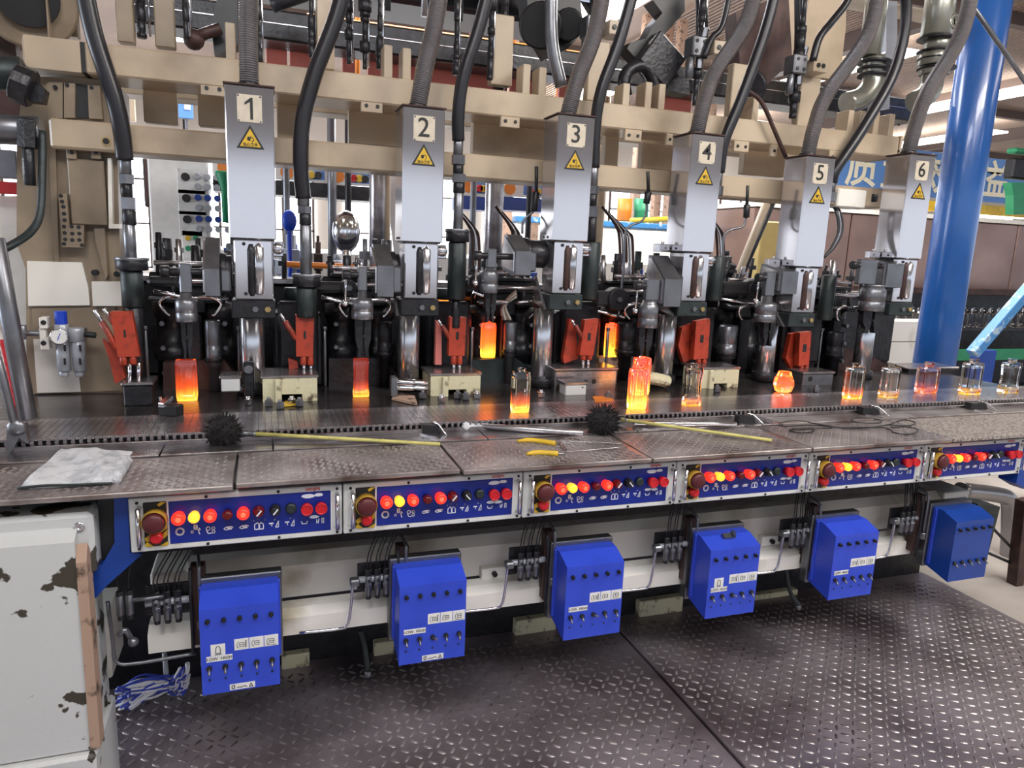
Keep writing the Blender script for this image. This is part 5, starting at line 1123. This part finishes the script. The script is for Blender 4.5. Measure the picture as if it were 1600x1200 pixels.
for i in range(2): obj('pipe', MB().cyl((-.28, 3.14+i*.045, zt+.014+(i % 2)*.012), (3.0, 3.14+i*.045, zt+.014+(i % 2)*.012), .011, n=10), M['black'], t)
# orange railings and red posts of the hall beyond
t = thing('railing', 'orange railing high behind the machine', 'railing', P(800, 60, 5.6))
for y in (18, 58): 
    a, b = P(480, y-6, 5.6), P(910, y+4, 5.6); z = (a.z+b.z)/2; obj('rail', MB().cyl((a.x, 5.6, z), (b.x, 5.6, z), .022), M['orange'], t)
for x in (500, 560, 740, 806, 847, 880): a = P(x, 60, 5.55); obj('post', MB().cyl((a.x, 5.6, a.z-.5), (a.x, 5.6, a.z+.8), .018), M['orange'], t)
for x, Y in ((804, 5.0), (848, 5.0), (1013, 6.0), (1047, 6.2), (1068, 6.0), (1125, 6.4)):
    Y += 1.9; a = P(x, 60, Y); single('hall_post', MB().box((a.x-.05, Y, -.12), (a.x+.05, Y+.1, 4.34), .005), M['rust_edge'], 'rust coloured hall post rising behind the beams %s' % {804: 'left of the black hub over unit three', 848: 'behind the black hub over unit three', 1013: 'left behind the square black boss', 1047: 'behind the square black boss', 1068: 'right behind the square black boss', 1125: 'right of the fourth pilot valve'}[x], 'post', group='rust coloured hall posts behind the machine')
# white light tubes below the roof and big white pipe with elbows
t = thing('duct_pipe', 'grey pipe with two elbows and flanges above unit five', 'pipe', P(1350, 160, 3.5))
Yp = 3.5
obj('vertical', MB().pcyl(1368, -60, 90, Yp, 26), M['pipe_olive'], t)
obj('elbow', MB().tube([P(1366, 88, Yp), P(1364, 128, Yp), P(1348, 152, Yp), P(1322, 162, Yp)], .062, n=18), M['pipe_olive'], t)
for y in (96, 106, 116): obj('flange', MB().pcyl(1366, y, y+4, Yp, 40, 18), M['iron'], t)
t = thing('duct_pipe', 'olive grey threaded pipe union and elbow left of the blue column', 'pipe', P(1450, 150, 3.3))
Yp = 3.3
obj('upper_pipe', MB().pcyl(1470, -60, 60, Yp, 34, 18), M['pipe_olive'], t); obj('side_eye', MB().lathe(P(1488, 34, Yp-.06), (0, -1, 0), [(0, .04), (.02, .04), (.02, .022), (0, .022)], 16), M['pipe_olive'], t)
obj('union', MB().pcyl(1466, 60, 80, Yp, 32, 8).pcyl(1462, 80, 104, Yp, 40, 8).pcyl(1460, 104, 118, Yp, 34, 8), M['pipe_olive'], t)
for y in (60, 80, 92, 106): obj('ring', MB().pcyl(1463, y, y+2.5, Yp, 43, 16), M['iron'], t)
obj('elbow', MB().tube([P(1458, 116, Yp), P(1454, 138, Yp), P(1443, 152, Yp), P(1428, 160, Yp)], .060, n=18), M['pipe_olive'], t)
# cream panel at the upper right and box frame
single('cream_panel', MB().pprism([(1245, -40), (1322, -40), (1322, 40), (1312, 125), (1272, 120), (1250, 90)], 3.6, .05), M['cream'], 'large cream panel above unit five', 'panel')
single('cream_panel', MB().pprism([(1222, -40), (1242, -40), (1240, 90), (1228, 105)], 3.5, .05), M['cream'], 'narrow cream panel left of the large one above unit five', 'panel')
t = thing('box_girder', 'dark topped cream girder crossing the top right', 'girder', P(1400, 10, 3.8))
a, b = P(1290, -14, 3.8), P(1500, 24, 3.8)
obj('girder', MB().box((a.x, 3.8, b.z), (b.x, 4.0, a.z), .01), M['cream'], t)
single('grey_hanger', MB().pprism([(1385, 2), (1402, 2), (1402, 80), (1392, 110), (1390, 170), (1370, 170), (1372, 100), (1385, 80)], 3.72, .075), M['bowl_grey'], 'grey steel hanger plate between the two duct pipes', 'plate')
# capillary pipes hanging from the lower beam
for (pts, lab) in (([(1012, 268), (1013, 300), (1010, 318), (1010, 330), (1003, 345), (985, 353), (977, 365), (974, 420), (966, 495)], 'thin steel pipe with black fitting left of unit four'), ([(1168, 290), (1167, 320), (1166, 340), (1160, 354), (1140, 360), (1131, 372), (1128, 420), (1122, 480)], 'thin steel pipe with black fitting right of unit four'),
                   ([(838, 260), (838, 300), (834, 330), (818, 345), (816, 365)], 'thin pipe with black fitting left of unit three')):
    q = [P(x, y, 3.0) for x, y in pts]; t = thing('air_pipe', lab, 'pipe', q[-1]); obj('pipe', MB().tube(q[2:], .0055, n=8), M['steel_cast'], t)
    obj('fitting', MB().cyl(q[0], q[1], .008).cyl(q[1], q[2], .016, n=10), M['black'], t)
for g, (xb, n, s_) in enumerate(((968, 5, 1), (1120, 3, 1), (738, 3, 1), (802, 3, 1))):
    t = thing('pipe_bundle', ['bundle of thin steel and rusty pipes left of unit four', 'bundle of thin pipes right of unit four', 'bundle of thin pipes right of the third nozzle stand', 'bundle of thin pipes left of unit three'][g], 'pipes', P(xb, 490, 3.35))
    for i in range(n):
        x = xb+i*5; obj('pipe', MB().tube([P(x-28, 322+i*5, 3.35), P(x-6, 352+i*3, 3.35), P(x, 375, 3.35), P(x+1, 430, 3.35), P(x-2, 496, 3.35)], .0075, n=8), M['steel_bright' if i % 2 else 'iron_brown'], t)
t = thing('cable_loop', 'loop of thin cables hanging right of cover five', 'cable', P(1300, 330, 3.1))
for i in range(3): obj('cable', MB().tube([P(1296, 312+i*4, 3.05), P(1306+i*3, 330, 3.02), P(1310+i*3, 360, 3.0), P(1300+i*2, 385, 3.0), P(1288, 402, 3.0)], .007, n=8), M['rubber' if i != 1 else 'steel_cast'], t)
t = thing('cable_loop', 'curved red and white cables left of the third clamp block', 'cable', P(790, 490, 3.1))
for i in range(4): obj('cable', MB().tube([P(806, 455+i*3, 3.12), P(795-i*1, 465+i*3, 3.1), P(784+i*2, 482, 3.1), P(786+i*4, 500, 3.1)], .0055, n=8), M['cream_pale' if i % 2 else 'rust_edge'], t)

t = thing('round_hub', 'large cream hub with dark centre at the top left corner', 'hub', P(42, 10, 3.2))
obj('rim', MB().cyl(P(42, 0, 3.15), P(42, 0, 3.30), .16, n=28), M['cream_dirt_shade'], t); obj('dark_centre', MB().cyl(P(42, -6, 3.12), P(42, -6, 3.15), .10, n=24), M['black'], t)
single('dark_frame_side', MB().pprism([(-30, -40), (12, -40), (26, 90), (40, 180), (26, 200), (-30, 200)], 3.25, .05), M['iron_brown'], 'dark brown plate at the upper left edge behind the cylinders', 'plate')
# ================= blue column, brace, cable =================
t = thing('steel_column', 'round blue painted steel column at the right', 'column', (4.304, 3.6, -.12))
obj('shaft', MB().cyl((4.304, 3.6, -.12), (4.304, 3.6, 4.34), .130, n=40), M['blue_column'], t); obj('base_plate', MB().box((4.1, 3.4, -.12), (4.5, 3.8, -.09)), M['blue_frame'], t)
t = thing('steel_brace', 'worn light blue slanted brace and post right of the column', 'brace', P(1525, 600, 3.9))
a, b = P(1519, 553, 3.9), P(1625, 430, 3.9); d = (b-a)/2; n_ = d.cross(V(0, 1, 0)).normalized()*.035
obj('brace', MB().obox((a+b)/2, d, V(0, .04, 0), n_, .004), M['blue_pale'], t); obj('post', MB().pbox(1530, 548, 1543, 640, 3.95, .07), M['blue_frame'], t)
single('wire_rope', MB().cyl(P(1506, -10, 3.0), P(1612, 142, 3.0), .012), M['steel_cast'], 'diagonal grey rod crossing in front of the blue column top', 'rod')
# lower right: pipe, legs
t = thing('floor_pipe', 'fat grey pipe with elbow going down beside the platform at right', 'pipe', P(1585, 950, 2.75))
obj('pipe', MB().tube([P(1500, 766, 2.9), P(1562, 774, 2.9), P(1577, 785, 2.9), P(1578, 830, 2.9), P(1575, 900, 2.9), P(1580, 935, 2.9), P(1610, 948, 2.9)], .048, n=18, seg=8), M['conduit'], t); obj('collar', MB().pcyl(1576, 908, 922, 2.9, 36), M['conduit'], t)
t = thing('machine_leg', 'dark rusty machine leg with thin braces at the lower right', 'leg', P(1585, 960, 2.6))
obj('leg', MB().obox((P(1600, 780, 2.6)+P(1580, 965, 2.6))/2, (P(1600, 780, 2.6)-P(1580, 965, 2.6))/2, V(0, .03, 0), V(.03, 0, .003), .003), M['iron_brown'], t)
for q in (((1550, 824), (1592, 868)), ((1530, 858), (1590, 884))): obj('brace', MB().cyl(P(*q[0], 2.62), P(*q[1], 2.62), .008), M['black'], t)
single('green_tank', MB().pprism([(1528, 788), (1563, 792), (1545, 862), (1528, 862)], 2.5, .12), M['iron_green'], 'dark green plate right of the shaded blue box', 'plate')
# ================= annealing oven and bottle rack at the right =================
t = thing('annealing_oven', 'long brown sheet metal oven behind the blue column', 'oven', (5.0, 6.0, 1.2))
Yo = 6.0; zt_, zb_ = P(1540, 348, Yo).z, P(1540, 474, Yo).z
x = 4.55; i = 0
while x < 11: obj('side_panel', MB().box((x+.006, Yo, zb_+.10), (x+1.194, Yo+.9, zt_), .012), M['oven'], t); x += 1.2
obj('lower_sill', MB().box((4.55, Yo-.02, zb_-.32), (11, Yo+.8, zb_+.09), .01), M['oven'], t)
obj('top_trim', MB().box((4.55, Yo-.01, zt_+.005), (11, Yo+.85, zt_+.05)), M['cream_pale'], t)
t = thing('glare_screen', 'yellow topped bright strip light above the oven', 'light', P(1500, 330, 6.6))
for (x0, x1) in ((1405, 1450), (1528, 1552), (1556, 1582), (1586, 1640)): obj('tube_light', MB().pbox(x0, 332, x1, 345, 6.6, .05), M['skylight'], t)
obj('yellow_rail', MB().pbox(1395, 325, 1660, 330, 6.58, .05), M['yellow'], t)
Yk = 5.0; t = thing('bottle_rack', 'dark steel rack with green rail full of clear bottles', 'rack', P(1560, 600, Yk))
z1 = P(1550, 513, Yk).z
obj('shelf', MB().box((5.2, Yk, z1-.03), (9, Yk+.7, z1), .004), M['iron'], t); obj('lower_shelf', MB().box((5.2, Yk+.1, z1-.75), (9, Yk+.7, z1-.7), .004), M['iron'], t)
obj('green_rail', MB().box((5.2, Yk-.03, P(1550, 562, Yk).z), (9, Yk, P(1550, 545, Yk).z), .004), M['green'], t); obj('top_rail', MB().box((5.2, Yk+.3, z1+.30), (9, Yk+.5, z1+.36), .004), M['iron_brown'], t)
obj('back_sheet', MB().box((5.2, Yk+.7, .1), (9, Yk+.74, z1+.3)), M['iron'], t)
mb0 = MB().lathe((0, 0, 0), (0, 0, 1), [(0, .03), (.01, .034), (.13, .034), (.15, .014), (.18, .015)], 10, smooth=False)
b0 = None
for i in range(44):
    X = 5.35+(i//2)*.115; Y = Yk+.10+(i % 2)*.16
    if b0 is None: b0 = obj('glass_bottle', mb0, M['clear_glass']); c = b0
    else: c = b0.copy(); COL.objects.link(c)
    c.location = (X, Y, z1+.001); c['category'] = 'bottle'; c['group'] = 'clear bottles on the rack behind the blue column'; c['label'] = 'small clear glass bottle on the dark rack by the blue column'
# cream cabinets behind unit six
def cab(x0, y0, x1, y1, Y, lab, m_='cream_pale', door=None, vent=None):
    a, b = P(x0, y0, Y), P(x1, y1, Y); r = thing('cabinet', lab, 'cabinet', V((a.x+b.x)/2, Y, b.z))
    obj('body', MB().box((a.x, Y, -.12), (b.x, Y+.15, a.z), .01), M[m_], r)
    if door: obj('door', MB().pbox(*door, Y-.015, .015, .004), M[m_], r); obj('door_gap', MB().pbox(door[0]-1.5, door[1]-1.5, door[2]+1.5, door[3]+1, Y-.004, .006), M['iron_brown'], r)
    if vent: obj('vent_slot', MB().pprism(vent, Y-.004, .006), M['black'], r)
    return r
cab(1240, 456, 1302, 545, 5.2, 'cream cabinet with pale top between units five and six')
cab(1296, 488, 1330, 545, 4.6, 'cream cabinet with a black vertical slot behind unit six', vent=[(1306, 490), (1309, 490), (1304, 535), (1301, 535)])
cab(1334, 500, 1448, 640, 4.4, 'cream cabinet with a framed door left of the blue column', door=(1376, 535, 1428, 600))
cab(1400, 468, 1455, 500, 5.8, 'pale cabinet top just left of the blue column')
# banner with characters
t = thing('banner', 'long blue banner with cream characters under the roof at right', 'banner', (8.0, 9.0, 2.4))
za, zb2 = P(1500, 247, 9).z, P(1500, 312, 9).z
obj('sheet', MB().box((7.9, 9.0, zb2), (12.6, 9.03, za+.05)), M['banner'], t)
for s_, x in (('质', 1345), ('量', 1400), ('效', 1458+6), ('益', 1560)):
    p = P(x, 283, 8.99); obj('character', text_mb(s_, .62, (p.x, 8.995, (za+zb2)/2), font_bold=.02), M['banner_text'], t)
single('oven_hood', MB().box((7.6, 8.6, zb2-.62), (13, 8.8, zb2-.05)), M['wall'], 'pale board below the banner with a round lamp', 'board')
t = thing('oven_motor', 'green and grey motor housing at the right edge by the banner', 'motor', P(1590, 330, 6))
obj('grey_box', MB().pbox(1586, 246, 1640, 284, 6, .12, .02), M['iron'], t); obj('green_cap', MB().pbox(1588, 230, 1640, 245, 6, .12, .02), M['green'], t); obj('green_stand', MB().pprism([(1580, 285), (1640, 285), (1640, 335), (1584, 335), (1584, 305)], 6, .1), M['green'], t)
# ================= second machine and clutter seen through the frame =================
# button cabinet
Yq = 5.2; a, b = P(262, 246, Yq), P(331, 425, Yq)
t = thing('button_cabinet', 'tall white operator cabinet full of buttons behind unit one', 'cabinet', V((a.x+b.x)/2, Yq, 0))
obj('body', MB().box((a.x-.12, Yq, -.1), (b.x, Yq+.4, a.z+.1), .012), M['white'], t)
W_ = b.x-a.x
for g in range(3):
    zc = P(296, 282+g*33, Yq).z
    obj('group_panel', MB().box((a.x+.05, Yq-.006, zc-.085), (b.x-.02, Yq, zc+.075), .003), M['panel_white'], t)
    obj('rotary_switch', MB().cyl((a.x+.10, Yq-.03, zc+.02), (a.x+.10, Yq, zc+.02), .026, n=12), M['iron'], t)
    for i in range(4):
        x = a.x+.17+i*.058
        obj('push_button', MB().cyl((x, Yq-.03, zc+.028), (x, Yq, zc+.028), .021, n=12), M['blue_frame' if g else 'bowl_grey'], t)
        obj('push_button', MB().cyl((x, Yq-.025, zc-.036), (x, Yq, zc-.036), .021, n=12), M['bowl_grey'], t)
obj('lower_panel', MB().pbox(284, 360, 318, 405, Yq-.006, .006, .002), M['white'], t)
for x, y, m_ in ((294, 372, 'yellow'), (306, 372, 'green'), (294, 388, 'green'), (306, 388, 'bowl_grey')):
    p = P(x, y, Yq); obj('indicator', MB().cyl(p+V(0, -.02, 0), p, .017, n=12), M[m_], t)
p = P(245, 360, 5.6); t = thing('button_cabinet', 'smaller white button cabinet left of the tall one', 'cabinet', p)
obj('body', MB().pbox(238, 322, 260, 420, 5.6, .3, .01), M['white'], t)
for i in range(3):
    for j in range(2): p = P(245+i*5, 333+j*13, 5.6); obj('push_button', MB().cyl(p+V(0, -.03, 0), p, .018, n=10), M['iron'], t)
t = thing('screen_box', 'dark brown cabinet with bright screen behind the first nozzle stand', 'cabinet', P(238, 300, 5.4))
obj('body', MB().pbox(222, 246, 256, 325, 5.7, .3, .01), M['iron_brown'], t); obj('screen', MB().pbox(230, 250, 252, 284, 5.68, .02), M['window_pane'], t)
t = thing('notice_board', 'pale blue notice board seen between the beams left of cover one', 'board', P(289, 186, 6.7))
obj('board', MB().pbox(276, 150, 302, 186, 6.7, .03), M['banner'], t); obj('paper', MB().pbox(287, 160, 298, 172, 6.69, .01), M['white'], t); q_ = P(289, 186, 6.7); obj('pole', MB().cyl((q_.x, 6.72, -.12), (q_.x, 6.72, q_.z), .02), M['iron'], t)
single('green_lamp_shade', MB().lathe(P(350, 268, 4.8), (0, 0, -1), [(0, .05), (.02, .05), (.10, .02), (.30, .018)], 12), M['green'], 'pale green funnel left of cover one', 'funnel')
# far control panels in a row (white with blue and red motifs)
pan = [(331, 418), (430, 512), (512, 583), (596, 632), (723, 768), (776, 868)]
for i, (x0, x1) in enumerate(pan):
    y = 248+(x0-331)*.075; a, b = P(x0, y, 5.2), P(x1, y+30, 5.2)
    r = thing('far_control_panel', 'white panel of the far machine with blue field, %s' % ['left of cover one', 'crossed by the second hose', 'right of the second hose', 'left of cover two', 'right of the third nozzle stand', 'left of cover three'][i], 'control panel', V((a.x+b.x)/2, 5.2, b.z), 'far machine control panels')
    obj('face_plate', MB().box((a.x, 5.2, b.z), (b.x, 5.24, a.z), .004), M['white'], r); w = b.x-a.x; h = a.z-b.z
    obj('blue_face', MB().box((a.x+w*.45, 5.196, b.z+h*.15), (b.x-w*.06, 5.20, a.z-h*.15)), M['banner'], r)
    for j, m_ in enumerate(('red_button', 'yellow', 'iron')): x = a.x+w*(.55+j*.13); obj('push_button', MB().cyl((x, 5.17, b.z+h*.42), (x, 5.196, b.z+h*.42), .026, n=12), M[m_], r)
    obj('motif', MB().cyl((a.x+w*.22, 5.19, b.z+h*.5), (a.x+w*.22, 5.199, b.z+h*.5), .045, n=9, smooth=False), M['orange'], r)
    obj('shade', MB().box((a.x, 5.22, b.z-.10), (b.x, 5.5, b.z-.003)), M['blue_frame' if i > 3 else 'iron'], r)
# far machine masses
a = P(330, 300, 5.8)
single('far_machine', MB().box((-.3, 5.6, .3), (3.6, 6.6, 1.55), .02), M['cream_pale'], 'cream body of the second machine seen between the units', 'machine')
single('far_bench', MB().box((2.4, 6.9, .2), (5.4, 7.6, P(960, 355, 6.9).z), .02), M['white'], 'white bench with blue edge behind unit four', 'bench')
single('bench_edge', MB().box((2.4, 6.88, P(960, 355, 6.9).z), (5.4, 7.6, P(960, 355, 6.9).z+.06), .01), M['blue_pale'], 'blue grey edge strip of the far white bench', 'edging')
for (x, m_, lab) in ((974, 'orange', 'orange drum standing on the far bench'), (1000, 'green', 'green drum standing on the far bench')):
    a, b = P(x, 352, 7.2), P(x, 334, 7.2); single('drum', MB().lathe((a.x, 7.2, b.z-.08), (0, 0, 1), [(0, .075), (.01, .08), (.10, .08), (.11, .084), (.12, .08), (.24, .08)], 20), M[m_], lab, 'drum')
single('yellow_pipe', MB().cyl(P(985, 345, 7.0), P(1050, 342, 7.0), .03), M['yellow'], 'yellow pipe crossing behind the drums', 'pipe')
for i, (x, Y, w, m_) in enumerate(((590, 4.4, .05, 'steel_worn'), (602, 4.4, .03, 'cream'), (772, 4.2, .055, 'steel_worn'), (739, 4.6, .02, 'steel_cast'), (519, 5.0, .03, 'steel_cast'), (544, 4.8, .02, 'iron'), (448, 4.6, .02, 'steel_cast'), (935, 4.4, .04, 'cream'), (826, 4.8, .02, 'iron'))):
    a = P(x, 330, Y); single('guide_rod', MB().cyl((a.x, Y, 1.223), (a.x, Y, 2.6), w, n=14), M[m_], ['thick dull steel rod just left of cover two', 'cream rod just left of cover two', 'thick dull steel rod between the third stand and unit three', 'thin steel rod right of the third nozzle stand', 'steel rod right of the second hose', 'thin dark rod midway between units one and two', 'thin steel rod right of unit one', 'cream rod right of unit three', 'thin dark rod just left of cover three'][i]+' on the far machine', 'rod', group='vertical rods of the far machine')
# slanted struts right of unit four
for q in (((1212, 300), (1140, 470)), ((1198, 318), (1154, 430))):
    single('strut', MB().cyl(P(*q[0], 4.0), P(*q[1], 4.0), .028), M['iron' if q[0][0] == 1212 else 'cream'], 'dark slanted strut right of unit four' if q[0][0] == 1212 else 'cream slanted strut beside the dark one', 'strut')
single('yellow_cabinet', MB().pbox(1192, 345, 1212, 660, 5.3, .1, .01), M['mustard'], 'mustard yellow cabinet left of cover five', 'cabinet')
single('white_board', MB().pprism([(600, 270), (640, 270), (640, 440), (622, 440)], 4.9, .03), M['white'], 'white slanted board left of cover two', 'board')
# small forms on the far machine top: bottles, stems, knobs
random.seed(21)
for i in range(60):
    x = random.uniform(-.5, 3.4); Y = random.uniform(4.1, 5.0); h = random.uniform(.12, .42); w = random.choice((.012, .018, .03, .045))
    mb = MB().cyl((x, Y, 1.223), (x, Y, 1.25+h), w, n=10).hexn((x, Y, 1.25+h*.5), (x, Y, 1.25+h*.8), w*1.7).cyl((x, Y, 1.25+h), (x, Y, 1.29+h), w*.5, n=8)
    single('far_fitting', mb, M[random.choice(('iron', 'steel_cast', 'iron', 'steel_bright', 'iron_brown', 'blue_frame', 'bowl_grey'))], 'small spindle or fitting standing on the far machine deck', 'fitting', group='small spindles and fittings of the far machine')
single('far_deck', MB().box((-.6, 4.0, .6), (3.6, 5.1, 1.22), .01), M['iron'], 'dark deck of the far side of the machine', 'deck')
for (x, y, r_, m_, lab) in ((541, 362, .10, 'steel_bright', 'shiny round reflector head behind units one and two'), (452, 345, .05, 'plastic_blue', 'blue clamp behind cover one')):
    p = P(x, y, 4.3); single('reflector', MB().ball(p, r_*.8, 16, (1, .6, 1.5)).cyl(p-V(0, 0, r_*1.0), V(p.x, p.y, 1.225), r_*.25), M[m_], lab, 'reflector')
# lamps' own tubes high in the hall behind the frame
obj('strip_light', MB().pbox(184, 137, 217, 147, 9, .05), M['window_pane'], roof)
obj('window_1', MB().pbox(268, 28, 316, 68, 9.5, .05), M['window_pane'], None, kind='structure')
single('hall_wall_panel', MB().pbox(186, 150, 212, 190, 8.0, .05), M['cream'], 'cream wall panel seen between the beams at left', 'panel')

# dark blank side mechanism filling the space above the beams
t = thing('blank_mechanism', 'dense black gear and arm mechanism above the beams, behind the hoses', 'mechanism', P(600, 20, 4.3))
a, b = P(392, -80, 4.3), P(905, 52, 4.3)
obj('housing', MB().box((a.x, 4.3, b.z+.02), (b.x, 4.7, a.z+.3), .02), M['black'], t)
for i in range(9):
    x = a.x+.15+i*(b.x-a.x-.3)/8; obj('drum', MB().cyl((x, 4.15, b.z+.32+.05*(i % 2)), (x, 4.3, b.z+.32+.05*(i % 2)), .11, n=20).cyl((x, 4.10, b.z+.32+.05*(i % 2)), (x, 4.15, b.z+.32+.05*(i % 2)), .05, n=14), M['iron'], t)
    obj('lever_arm', MB().prism([(x-.05, 4.12, b.z+.30), (x+.03, 4.12, b.z+.36), (x+.22, 4.12, b.z+.10), (x+.15, 4.12, b.z+.06)], (0, .05, 0)), M['black'], t)
    obj('guide_shaft', MB().cyl((x+.13, 4.08, b.z-.1), (x+.13, 4.08, a.z+.2), .018, n=10), M['steel_worn' if i % 3 == 0 else 'black'], t)
obj('rail', MB().box((a.x, 4.02, b.z+.10), (b.x, 4.07, b.z+.15), .004), M['steel_worn'], t)
obj('rail', MB().box((a.x, 4.02, b.z+.47), (b.x, 4.07, b.z+.51), .004), M['iron_green'], t)
# carrier of the far panels
single('far_panel_rail', MB().box((-.2, 5.25, P(600, 262, 5.25).z), (3.6, 5.33, P(600, 250, 5.25).z)), M['iron'], 'rail that carries the far row of white control panels', 'rail')
